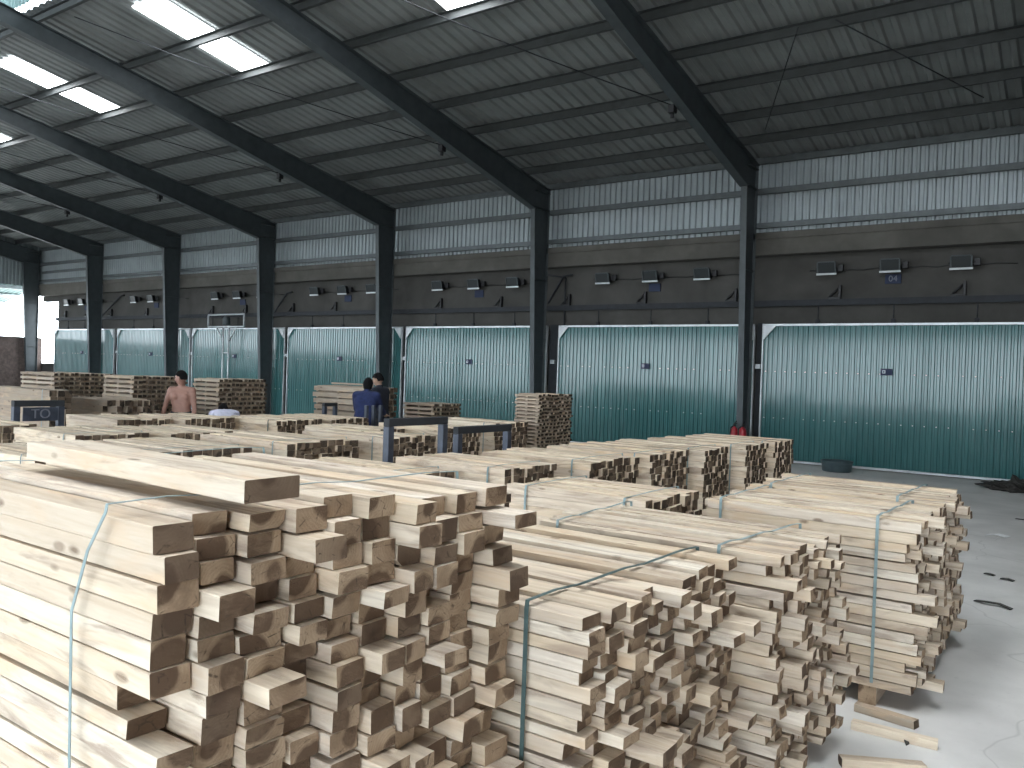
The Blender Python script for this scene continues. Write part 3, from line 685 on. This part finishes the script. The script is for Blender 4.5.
# middle and far stacks: each strapped bundle is one thing
def bundle(label, X1, L, Y0, Y1, ztop, ncol, nrow, nparts, seed, mats=W_MID, straps=(0.12, 0.88), z0=0.1, name='timber_bundle', part='stick', open_=0.0, group='timber bundles on the shed floor', jut=0.012, kindcat='timber bundle', skew=0.0):
    rr = random.Random(seed)
    t = thing(name, label, kindcat, (X1 - L / 2, (Y0 + Y1) / 2, 0), group)
    ws = (Y1 - Y0) / ncol; ps = []
    for c in range(ncol):
        H = ztop - z0 + rr.uniform(-0.012, 0.008); hs = [rr.uniform(0.85, 1.15) for _ in range(nrow)]; sh = sum(hs); z = z0
        for r in range(nrow):
            th = H / nrow if open_ else H * hs[r] / sh
            mb = MB(); j = rr.gauss(0, jut); l = L + rr.uniform(-0.03, 0.0)
            piece(mb, X1 + j + skew * c / ncol - l / 2, Y0 + ws * (c + 0.5), z, l, ws - 0.006 - (rr.uniform(0, ws * 0.3) if open_ else 0), th * (1 - open_) - 0.002, rr.uniform(-1, 1) * 0.002, 0, rr.random(), False, rr)
            vis = 3 if r == nrow - 1 else (2 if c == 0 else 0) + r / nrow
            ps.append((vis, mb)); z += th
        if open_ and c == 0:
            for r in range(1, nrow, 1):
                pass
    ps.sort(key=lambda q: -q[0]); rest = MB()
    for k, (_, mb) in enumerate(ps):
        if k < nparts: mb.build(part, mats, t, attrs=True)
        else:
            rest.add(mb.v, mb.f, mb.m, mb.lc, 0.0); rest.rn[-len(mb.v):] = mb.rn
    if rest.v:
        o = rest.build(part + '_filling' if nparts else part + 's', mats, t, attrs=True); o['kind'] = 'stuff'
    if open_:
        m = MB()
        for r in range(1, nrow):
            zz = z0 + (ztop - z0) * r / nrow
            for fx in (0.08, 0.5, 0.92):
                m.box(X1 - L * fx - 0.02, X1 - L * fx + 0.02, Y0 + 0.01, Y1 - 0.01, zz - (ztop - z0) / nrow * open_ + 0.0, zz - 0.002)
        o = m.build('sticker', W_FAR[0], t, attrs=True); o['kind'] = 'stuff'
    for k, fx in enumerate((0.15, 0.85)):
        mb = MB(); piece(mb, X1 - L * fx, (Y0 + Y1) / 2, 0.0, Y1 - Y0 - 0.02, 0.09, z0 - 0.003, math.pi / 2, 0, rr.random(), False, rr); mb.build('bearer', mats, t, attrs=True)
    for fx in straps:
        mb = MB(); x = X1 - L * fx; c = 0.012
        ribbon(mb, [(x, Y0 - c, z0), (x, Y0 - c, ztop - 0.02), (x, Y0 - 0.003, ztop + c * .8), (x, (Y0 + Y1) / 2, ztop + c * 1.2), (x, Y1 + 0.003, ztop + c * .8), (x, Y1 + c, ztop - 0.02), (x, Y1 + c, z0)], (1, 0, 0), 0.015)
        mb.build('strap', M_STRAP if rr.random() < 0.6 else M_STRAPD, t)
    return t
B_ = [
 # row beside the open floor, ends seen below the extinguishers
 ('strapped bundle, nearest of the row of five running to the extinguishers', -3.33, 1.15, 5.86, 6.74, 1.00, 9, 15, 90, 1),
 ('strapped bundle, second of the row of five running to the extinguishers', -3.27, 1.15, 6.88, 7.73, 1.00, 9, 15, 90, 1),
 ('strapped bundle, middle one of the row of five running to the extinguishers', -3.16, 1.2, 7.88, 8.60, 1.00, 8, 15, 90, 1),
 ('strapped bundle, fourth of the row of five running to the extinguishers', -3.05, 1.2, 8.80, 9.52, 1.00, 8, 15, 90, 1),
 ('strapped bundle, farthest of the row of five, in front of the extinguishers', -3.0, 1.15, 9.68, 10.38, 1.00, 8, 15, 80, 1),
 ('bright strapped bundle just behind the third nearest stack, beside the open-floor stack', -2.02, 0.98, 4.24, 4.98, 1.00, 8, 15, 95, 2),
 ('strapped bundle with dark ends behind the nearest tall stack', -3.46, 1.1, 4.86, 5.54, 1.00, 8, 15, 80, 1),
 ('low bundle whose ends just show above the nearest tall stack', -3.80, 1.2, 4.02, 4.70, 0.985, 8, 15, 40, 1),
 ('strapped bundle with a wide dark end to the near side of the first steel stand', -5.95, 1.35, 4.92, 5.82, 1.00, 9, 15, 70, 1),
 ('strapped bundle behind the first steel stand', -5.85, 1.3, 6.10, 6.88, 1.00, 8, 15, 60, 1),
 ('bundle seen through the second steel stand', -6.45, 1.2, 7.80, 8.45, 1.00, 9, 15, 60, 0),
 ('bundle in front of the tall dark timber stack', -6.76, 1.3, 9.20, 10.02, 1.00, 8, 15, 60, 1),
 ('bundle showing a low dark end between the first steel stand and the crouching worker', -8.45, 1.2, 6.82, 7.58, 1.00, 10, 14, 30, 1),
 ('bundle in front of the worker in blue beside the board stack', -8.45, 1.2, 7.74, 8.46, 1.00, 10, 14, 30, 0),
 ('bundle with a tall dark end right below the crouching worker', -9.18, 1.2, 6.00, 6.72, 1.00, 10, 14, 40, 0),
 ('bundle with a low dark end below the shirtless worker', -9.33, 1.2, 5.2, 5.88, 1.00, 9, 14, 40, 0),
 ('bundle at the left edge with dark square ends', -9.05, 1.2, 3.42, 4.18, 1.00, 9, 12, 30, 0),
 ('pale bundle behind the nearest stack, under the left edge', -6.05, 1.25, 2.78, 3.50, 1.00, 9, 14, 20, 1),
 ('pale bundle at mid left with its end toward the wide dark bundle', -6.0, 1.25, 3.62, 4.56, 0.985, 10, 14, 20, 1),
 ('pale bundle standing left of the mid-left pale bundles', -7.45, 1.2, 3.76, 4.50, 1.01, 9, 14, 20, 1),
 ('pale bundle behind the mid-left ones with pale top', -7.45, 1.2, 4.70, 5.60, 0.99, 10, 14, 20, 0),
 ('small bundle between the two steel stands and the back bundles', -7.05, 1.1, 7.0, 7.7, 0.97, 9, 13, 20, 0),
 ('pale bundle behind the nearest stack and in front of the wide dark bundle', -4.75, 1.1, 3.2, 3.98, 0.96, 9, 14, 20, 1),
]
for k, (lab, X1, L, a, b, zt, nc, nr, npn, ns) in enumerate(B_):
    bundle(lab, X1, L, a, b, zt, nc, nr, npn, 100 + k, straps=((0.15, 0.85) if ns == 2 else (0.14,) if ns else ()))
T_ = [
 ('tall dark weathered stack standing alone before the green doors', -6.86, 0.46, 10.45, 11.45, 1.43, 12, 24, 90),
 ('board stack at which the two dark-clad workers stand', -10.15, 1.28, 10.0, 10.85, 1.41, 8, 12, 60),
 ('low dark stack near the doors between the two back columns', -10.4, 0.82, 12.15, 13.0, 1.10, 9, 12, 60),
 ('dark sticked stack to the wall side of the shirtless worker', -11.72, 0.74, 8.25, 9.22, 1.49, 12, 18, 90),
 ('dark sticked stack directly behind the shirtless worker', -12.85, 0.95, 7.42, 8.42, 1.49, 12, 18, 60),
 ('long dark sticked stack at the far left with pale board edges', -14.5, 1.24, 6.95, 8.1, 1.485, 13, 18, 90),
]
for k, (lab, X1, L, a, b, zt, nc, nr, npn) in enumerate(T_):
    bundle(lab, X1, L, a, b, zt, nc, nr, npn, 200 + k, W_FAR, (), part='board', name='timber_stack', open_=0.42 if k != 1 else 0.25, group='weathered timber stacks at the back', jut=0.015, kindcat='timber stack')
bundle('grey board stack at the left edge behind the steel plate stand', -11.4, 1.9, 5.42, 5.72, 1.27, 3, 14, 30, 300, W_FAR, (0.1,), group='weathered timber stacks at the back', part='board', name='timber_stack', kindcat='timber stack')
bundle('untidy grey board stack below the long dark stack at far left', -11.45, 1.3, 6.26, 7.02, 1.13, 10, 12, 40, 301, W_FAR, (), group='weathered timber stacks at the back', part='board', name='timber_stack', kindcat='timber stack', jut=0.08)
# loose board being lifted at the workers' stack
bearer('loose_board', -10.5, 10.06, 1.418, 0.9, 0.09, 0.028, 0.05, 'loose board on the stack in front of the workers in dark shirts', None, W_FAR, 0.2, 'board')

# ------------------------------------------------------------------ steel stands
def stand(label, x, ya, yb, h, n=2, bar=True, w=0.066):
    t = thing('steel_stand', label, 'stand', (x, (ya + yb) / 2, 0), 'steel stands between the bundles')
    for q in range(n):
        y = ya + (yb - ya) * q / (n - 1)
        m = MB(); m.bbox(x - w / 2, x + w / 2, y - w / 2, y + w / 2, 0.012, h - (w if bar else 0), 0.004); m.build('post', M_STAND, t)
        m = MB(); m.bbox(x - 0.1, x + 0.1, y - 0.1, y + 0.1, 0, 0.0115, 0.002); m.build('base_plate', M_STAND, t)
    if bar:
        m = MB(); m.bbox(x - w / 2, x + w / 2, ya - w / 2, yb + w / 2, h - w + 0.001, h, 0.004); m.build('crossbar', M_DARK, t)
    return t
stand('blue-grey steel goalpost stand, the nearer of two between the bundles', -4.70, 4.93, 5.62, 1.30)
stand('blue-grey steel goalpost stand, the lower one nearer the tall dark stack', -4.72, 5.86, 6.64, 1.20)
stand('small steel stand before the board stack of the two workers', -10.3, 9.27, 9.50, 1.12, 2, True, 0.06)
stand('steel stand of three bare posts in front of the two workers', -8.78, 8.72, 9.02, 1.16, 3, False, 0.05)
t = stand('blue-grey steel stand with a lettered plate at the left edge', -9.72, 4.26, 4.74, 1.22, 2, True, 0.07)
m = MB(); m.bbox(-9.672, -9.66, 4.31, 4.69, 0.99, 1.145, 0.003); p = m.build('plate', M_STAND, t)
text('lettering', 'TO', 0.15, M_GREYP, p, Vector((-9.655, 4.50, 1.067)) - wloc(t), (math.pi / 2, 0, math.pi / 2))

# ------------------------------------------------------------------ extinguishers, tub, rubbish
for k, (x, y) in enumerate([(-6.135, 16.93), (-5.955, 16.93)]):
    t = thing('fire_extinguisher', ['red fire extinguisher at the column foot, the one on the outer side', 'red fire extinguisher at the column foot, the one nearer the door gap'][k], 'fire extinguisher', (x, y, 0), 'red fire extinguishers')
    m = MB(); m.lathe([(0.072, 0.0), (0.08, 0.02), (0.08, 0.64), (0.068, 0.70), (0.034, 0.735), (0.026, 0.75)], x, y, 18); m.build('cylinder_body', M_RED, t)
    m = MB(); m.lathe([(0.026, 0.751), (0.032, 0.78), (0.02, 0.80)], x, y, 12); m.build('valve', M_BLACK, t)
    m = MB(); m.bbox(x - 0.015, x + 0.015, y - 0.02, y + 0.13, 0.80, 0.82, 0.004); m.tube([(x, y - 0.01, 0.81), (x, y + 0.12, 0.86)], 0.012, 6); m.build('handle', M_BLACK, t)
    m = MB(); m.tube([(x - 0.03, y, 0.76), (x - 0.055, y - 0.08, 0.72), (x - 0.06, y - 0.095, 0.5), (x - 0.055, y - 0.09, 0.28)], 0.012, 8); m.build('hose', M_BLACK, t)
    m = MB(); pr = [(0.0815, 0.30), (0.0815, 0.48)]
    vs = [(x + 0.0815 * math.cos(a), y + 0.0815 * math.sin(a), z) for z in (0.30, 0.48) for a in [math.radians(200 + 12 * q) for q in range(7)]]
    m.add(vs, [(q, q + 1, q + 8, q + 7) for q in range(6)]); m.build('label_sticker', M_SIGNW, t)
t = thing('floor_tub', 'low dark green-grey tub on the floor before the nearest green door', 'tub', (-4.03, 16.9, 0))
m = MB(); m.lathe([(0.25, 0.0), (0.27, 0.02), (0.29, 0.2), (0.29, 0.215), (0.275, 0.215), (0.255, 0.03), (0.0, 0.03)], -4.03, 16.9, 28); m.build('wall_shell', M_TUB, t)
m = MB(); m.lathe([(0.291, 0.17), (0.302, 0.18), (0.302, 0.21), (0.291, 0.218)], -4.03, 16.9, 28, cap=False); m.build('rim', M_TUB, t)
rr = random.Random(3)
bm = bmesh.new(); bmesh.ops.create_icosphere(bm, subdivisions=4, radius=1)
for v in bm.verts:
    a = v.co.copy(); k = 1 + 0.28 * math.sin(7 * a.x + 2) * math.cos(6 * a.y) + 0.16 * math.sin(17 * a.x + 9 * a.z) + rr.uniform(-0.05, 0.05)
    v.co = Vector((-0.98 + a.x * 0.44 * k, 16.35 + a.y * 0.28 * k, max(0.0, 0.07 + a.z * 0.15 * k * (1.0 if a.x > -0.2 else 0.6))))
bm.verts.index_update(); m = MB(); m.add([v.co[:] for v in bm.verts], [[v.index for v in f.verts] for f in bm.faces]); bm.free()
tag(m.build('rubbish_heap', M_RAG, origin=(-0.98, 16.35, 0)), 'dark heap of rubbish on the floor before the nearest green door', 'rubbish heap')
def chip(label, pts, w, h, mat, name='bark_strip', cat='bark strip', group='litter on the open floor'):
    m = MB(); ribbon(m, [(x, y, 0.004 + h * math.sin(math.pi * k / (len(pts) - 1))) for k, (x, y) in enumerate(pts)], (0.3, 0.95, 0), w, 0.006)
    tag(m.build(name, mat, origin=(pts[0][0], pts[0][1], 0)), label, cat, group)
chip('curved dark bark strip lying on the open floor', [(-0.70, 7.56), (-0.62, 7.50), (-0.53, 7.50), (-0.44, 7.46)], 0.05, 0.02, M_RAG)
chip('flat white scrap lying on the floor by the strapped stack', [(-0.93, 11.1), (-0.84, 11.15), (-0.72, 11.12)], 0.13, 0.01, M_PAPER, 'paper_scrap', 'scrap')
chip('thin dark bark strip on the far open floor', [(-0.75, 12.8), (-0.55, 12.6), (-0.35, 12.5)], 0.06, 0.02, M_RAG)
chip('small dark chip on the floor beyond the curved bark strip', [(-0.74, 8.75), (-0.70, 8.70), (-0.66, 8.70)], 0.05, 0.01, M_RAG)
chip('small dark chip on the floor before the open-floor stack corner', [(-0.70, 4.36), (-0.67, 4.33), (-0.65, 4.28)], 0.03, 0.008, M_RAG)
chip('short dark chip on the floor near the curved bark strip', [(-0.60, 8.62), (-0.55, 8.58), (-0.50, 8.58)], 0.05, 0.012, M_RAG)

# ------------------------------------------------------------------ people
def skin_obj(name, nodes, edges, mat, parent, voxel=0.011, smooth=3):
    """limbs and trunk as tapered links grown into ONE continuous surface"""
    m = MB()
    for p, r in nodes: m.ball(p, r, 0, 14, 10)
    for a, b in edges:
        pa, ra = nodes[a]; pb, rb = nodes[b]; m.tube([pa, pb], [ra, rb], 14)
    o = m.build(name, mat, parent)
    q = o.modifiers.new('surface', 'REMESH'); q.mode = 'VOXEL'; q.voxel_size = voxel; q.use_smooth_shade = True
    q = o.modifiers.new('smooth', 'SMOOTH'); q.iterations = smooth; q.factor = 0.5
    return o
def person(label, base, face, H, pose, skin, shirt, trousers):
    t = thing('person', label, 'person', base)
    bx, by, bz = base; k = H / 1.68
    fx, fy = math.cos(face), math.sin(face); rx, ry = fy, -fx      # forward, right
    def W(f, r, z): return Vector((bx + fx * f * k + rx * r * k, by + fy * f * k + ry * r * k, bz + z * k))
    bend = pose.get('bend', 0.0); dz = pose.get('crouch', 0.0)
    pel = (-0.12 * math.sin(bend), 0.93 - dz); kn_f = pose.get('knee', 0.0)
    def T(h, r, f=0.0):   # point on the trunk h above the pelvis, f in front of its axis
        return W(pel[0] + math.sin(bend) * h + math.cos(bend) * f, r, pel[1] + math.cos(bend) * h - math.sin(bend) * f)
    def chain(grow):
        N = []; E = []
        def n(p, r): N.append((p, (r + grow) * k)); return len(N) - 1
        return N, E, n
    def trunk(n, E, g=0):
        prev = None
        for h, r, rad, f in ((0.0, 0.075, 0.098, 0), (0.09, 0.065, 0.092, 0), (0.18, 0.055, 0.088, 0.004), (0.28, 0.070, 0.095, 0.006), (0.37, 0.088, 0.092, 0.004), (0.44, 0.085, 0.068, -0.005)):
            a, b = n(T(h, -r, f), rad), n(T(h, r, f), rad); E.append((a, b))
            if prev: E += [(prev[0], a), (prev[1], b), (prev[0], b)]
            prev = (a, b)
        return prev
    N, E, n = chain(0)
    u = trunk(n, E)
    for s_ in (-1, 1): N.append((T(0.345, s_ * 0.078, 0.066), 0.060 * k))      # chest
    nk0 = n(T(0.48, 0), 0.058); nk1 = n(T(0.575, 0, 0.012), 0.051); E += [(u[0], nk0), (u[1], nk0), (nk0, nk1)]
    arms = []; hands = []
    for s_, (sw, out, el) in zip((-1, 1), pose['arms']):
        q = n(T(0.445, s_ * 0.165), 0.058); E.append((u[0] if s_ < 0 else u[1], q))
        P = (pel[0] + math.sin(bend) * 0.445, s_ * 0.172, pel[1] + math.cos(bend) * 0.445 - 0.01)
        d1 = Vector((math.sin(sw), s_ * math.sin(out), -math.cos(sw) * math.cos(out))).normalized()
        e_ = tuple(P[i] + d1[i] * 0.285 for i in range(3)); d2 = Vector((math.sin(sw + el), s_ * math.sin(out) * 0.3, -math.cos(sw + el))).normalized()
        h_ = tuple(e_[i] + d2[i] * 0.25 for i in range(3))
        mid = tuple(P[i] * 0.55 + e_[i] * 0.45 for i in range(3)); fa = tuple(e_[i] * 0.72 + h_[i] * 0.28 for i in range(3))
        ids = [n(W(*mid), 0.047), n(W(*e_), 0.037), n(W(*fa), 0.039), n(W(*h_), 0.026), n(W(*[h_[i] + d2[i] * 0.05 for i in range(3)]), 0.030), n(W(*[h_[i] + d2[i] * 0.085 for i in range(3)]), 0.026)]
        E.append((q, ids[0])); E += list(zip(ids[:-1], ids[1:])); arms.append((P, mid, e_, h_)); hands.append((h_, d2, s_))
    def legs(n, E, top, gr=1.0):
        for s_ in (-1, 1):
            ids = [n(W(pel[0], s_ * 0.09, pel[1] - 0.04), 0.095), n(W(pel[0] * 0.5 + kn_f * 0.5, s_ * 0.105, (pel[1] + 0.48) / 2 + 0.04), 0.082), n(W(kn_f, s_ * 0.11, 0.48 - dz * 0.3), 0.057), n(W(kn_f * 0.4 - 0.02, s_ * 0.115, 0.32), 0.055), n(W(-0.03, s_ * 0.12, 0.09), 0.038)]
            E += list(zip(ids[:-1], ids[1:]))
            if top:
                a = n(W(0.02, s_ * 0.125, 0.04), 0.038); b = n(W(0.12, s_ * 0.13, 0.03), 0.028); E += [(ids[-1], a), (a, b)]
    legs(n, E, True)
    body = skin_obj('body', N, E, skin, t)
    # fingers and thumbs
    for h_, d2, s in hands:
        FN = []; FE = []
        side = Vector((0, 1, 0)) if abs(d2.x) > 0.5 else Vector((1, 0, 0))
        cur = Vector((d2.z, 0, -d2.x)) * -0.35
        rootp = Vector(h_) + d2 * 0.065
        FN.append((W(*rootp), 0.014 * k))
        for q, ln in enumerate((0.066, 0.075, 0.07, 0.055)):
            o_ = side * (0.027 - 0.018 * q); b0 = Vector(h_) + d2 * 0.085 + o_; b1 = b0 + d2 * ln * 0.5 + cur * ln * 0.3; b2 = b0 + d2 * ln * 0.9 + cur * ln * 0.9
            i0 = len(FN); FN += [(W(*b0), 0.0095 * k), (W(*b1), 0.0088 * k), (W(*b2), 0.0075 * k)]; FE += [(0, i0), (i0, i0 + 1), (i0 + 1, i0 + 2)]
        b0 = Vector(h_) + d2 * 0.035 + side * 0.035; b1 = b0 + d2 * 0.035 + side * 0.02; b2 = b1 + d2 * 0.03 + side * 0.004
        i0 = len(FN); FN += [(W(*b0), 0.011 * k), (W(*b1), 0.010 * k), (W(*b2), 0.0085 * k)]; FE += [(0, i0), (i0, i0 + 1), (i0 + 1, i0 + 2)]
        skin_obj('hand', FN, FE, skin, t, 0.0045, 2)
    # head
    ht = pose.get('turn', 0.0); tl = pose.get('nod', 0.0) + bend * pose.get('follow', 0.8)
    hc = T(0.638, 0, 0.035); a = face + ht
    Rm = Matrix.Rotation(a, 3, 'Z') @ Matrix.Rotation(tl, 3, 'Y')
    def Hd(p): return hc + Rm @ (Vector(p) * k)
    bm = bmesh.new(); bmesh.ops.create_uvsphere(bm, u_segments=24, v_segments=18, radius=1)
    for v in bm.verts:
        x, y, z = v.co
        w_ = 0.076 * (1 - 0.22 * max(0, -z) ** 1.5); dpt = 0.094
        X = x * dpt; Y = y * w_; Z = z * 0.118
        if z < -0.2 and x > 0: X *= 1 - 0.10 * (-z); 
        if z < -0.3 and x < -0.1: X *= 0.72
        if x > 0.75 and abs(y) < 0.35 and -0.25 < z < 0.1: X += 0.016 * (1 - abs(y) / 0.35) * (1 - abs(z + 0.1) / 0.2 * 0.6)
        if x > 0.6 and 0.05 < z < 0.25 and 0.2 < abs(y) < 0.6: X -= 0.006
        v.co = Hd((X, Y, Z))
    bm.verts.index_update(); m = MB(); m.add([v.co[:] for v in bm.verts], [[v.index for v in f.verts] for f in bm.faces], smooth=True); bm.free()
    head = m.build('head', skin, t)
    m = MB(); m.tube([Hd((0.088, 0, 0.02)), Hd((0.108, 0, -0.018)), Hd((0.094, 0, -0.03))], [0.007 * k, 0.013 * k, 0.010 * k], 8); m.build('nose', skin, head)
    for s in (-1, 1):
        m = MB(); m.ball(Hd((0.080, s * 0.031, 0.018)), 0.011 * k, 0, 10, 6); m.build('eye', M_EYE, head)
        m = MB(); m.ball(Hd((-0.005, s * 0.076, -0.005)), (0.018 * k, 0.012 * k, 0.030 * k), 0, 10, 7); m.build('ear', skin, head)
    m = MB(); m.tube([Hd((0.074, -0.024, -0.060)), Hd((0.086, 0, -0.058)), Hd((0.074, 0.024, -0.060))], [0.004 * k, 0.008 * k, 0.004 * k], 6); m.build('mouth', M_LIP, head)
    bm = bmesh.new(); bmesh.ops.create_uvsphere(bm, u_segments=24, v_segments=16, radius=1); rr = random.Random(int(H * 1000))
    for v in bm.verts:
        x, y, z = v.co; e = 1.10 + rr.uniform(-0.03, 0.05)
        lim = (-0.10 - pose.get('long', 0.0)) if x < -0.12 else (0.25 if x < 0.25 else 0.42)
        Z = z * 0.118 * e
        if z < lim: Z = lim * 0.118 * e + (z - lim) * (0.03 if x < -0.12 else 0.004); 
        sc = e if z >= lim else e * 0.985
        v.co = Hd((x * 0.094 * sc - 0.006, y * 0.076 * sc, Z + 0.004))
    bm.verts.index_update(); m = MB(); m.add([v.co[:] for v in bm.verts], [[v.index for v in f.verts] for f in bm.faces], smooth=True); bm.free(); m.build('hair', M_HAIR, t)
    # clothes
    N, E, n = chain(0.016)
    a, b = n(T(0.03, -0.075), 0.098), n(T(0.03, 0.075), 0.098); c_, d_ = n(T(-0.06, -0.075), 0.098), n(T(-0.06, 0.075), 0.098); E += [(a, b), (a, c_), (b, d_), (c_, d_)]
    legs(n, E, False); skin_obj('trousers', N, E, trousers, t)
    if shirt:
        N, E, n = chain(0.020)
        u = trunk(n, E); a, b = n(T(-0.08, -0.075), 0.10), n(T(-0.08, 0.075), 0.10); E += [(a, b), (a, 0), (b, 1)]
        for s_, (P, mid, e_, h_) in zip((-1, 1), arms):
            q = n(T(0.445, s_ * 0.165), 0.058); ids = [q, n(W(*mid), 0.048), n(W(*e_), 0.040), n(W(*[e_[i] * 0.3 + h_[i] * 0.7 for i in range(3)]), 0.032)]
            E.append((u[0] if s_ < 0 else u[1], q)); E += list(zip(ids[:-1], ids[1:]))
        skin_obj('shirt', N, E, shirt, t)
        N, E, n = chain(0.010); a = n(T(0.475, 0, 0.0), 0.062); b = n(T(0.515, 0, 0.005), 0.056); E.append((a, b)); skin_obj('collar', N, E, shirt, t, 0.01, 2)
    return t
deg = math.radians
person('shirtless man with black hair looking left, standing behind the bundles', (-11.25, 7.28, 0), deg(-50), 1.57, dict(arms=[(0.12, 0.16, 0.25), (-0.10, 0.34, 0.35)], turn=deg(-100), bend=0.05, nod=0.05), M_SKIN, None, M_TROUS)
person('man in a dark shirt, looking down at the board stack', (-9.70, 9.95, 0), deg(188), 1.63, dict(arms=[(0.2, 0.12, 0.3), (0.1, 0.12, 0.3)], turn=deg(15), bend=0.06, nod=0.15, sleeve=1.0), M_SKIN2, M_NAVY, M_TROUS)
person('worker in a blue shirt seen from behind, bending toward the board stack', (-9.22, 9.12, 0), deg(120), 1.58, dict(arms=[(0.7, 0.12, 0.5), (0.7, 0.12, 0.5)], turn=0.1, bend=0.25, nod=0.2, follow=1.0, knee=0.05, long=0.75), M_SKIN2, M_SHIRT, M_TROUS)
person('worker in a pale lilac shirt bending low behind the bundles', (-10.62, 7.62, 0), deg(150), 1.60, dict(arms=[(0.5, 0.1, 0.1), (0.5, 0.1, 0.1)], turn=0.0, bend=1.15, nod=-0.1, follow=0.6, knee=0.12, crouch=0.14), M_SKIN2, M_LILAC, M_TROUS)

# ------------------------------------------------------------------ light
wd = bpy.data.worlds.new('overcast_sky'); SC.world = wd; wd.use_nodes = True; t = wd.node_tree
bg = t.nodes['Background']; tc = t.nodes.new('ShaderNodeTexCoord'); sx = t.nodes.new('ShaderNodeSeparateXYZ'); t.links.new(tc.outputs['Generated'], sx.inputs[0])
t.links.new(ramp(t, sx.outputs[2], [(0.0, (0.82, 0.92, 1.0)), (0.5, (0.86, 0.93, 1.0))]), bg.inputs['Color']); bg.inputs['Strength'].default_value = 7.6
SC.view_settings.view_transform = 'Standard'; SC.view_settings.look = 'None'; SC.view_settings.gamma = 1.0; SC.view_settings.use_curve_mapping = False
SC.view_settings.exposure = 0.43
cy = SC.cycles
cy.max_bounces = 8; cy.diffuse_bounces = 5; cy.glossy_bounces = 4; cy.use_denoising = True; cy.sample_clamp_indirect = 12.0; cy.caustics_reflective = False; cy.caustics_refractive = False
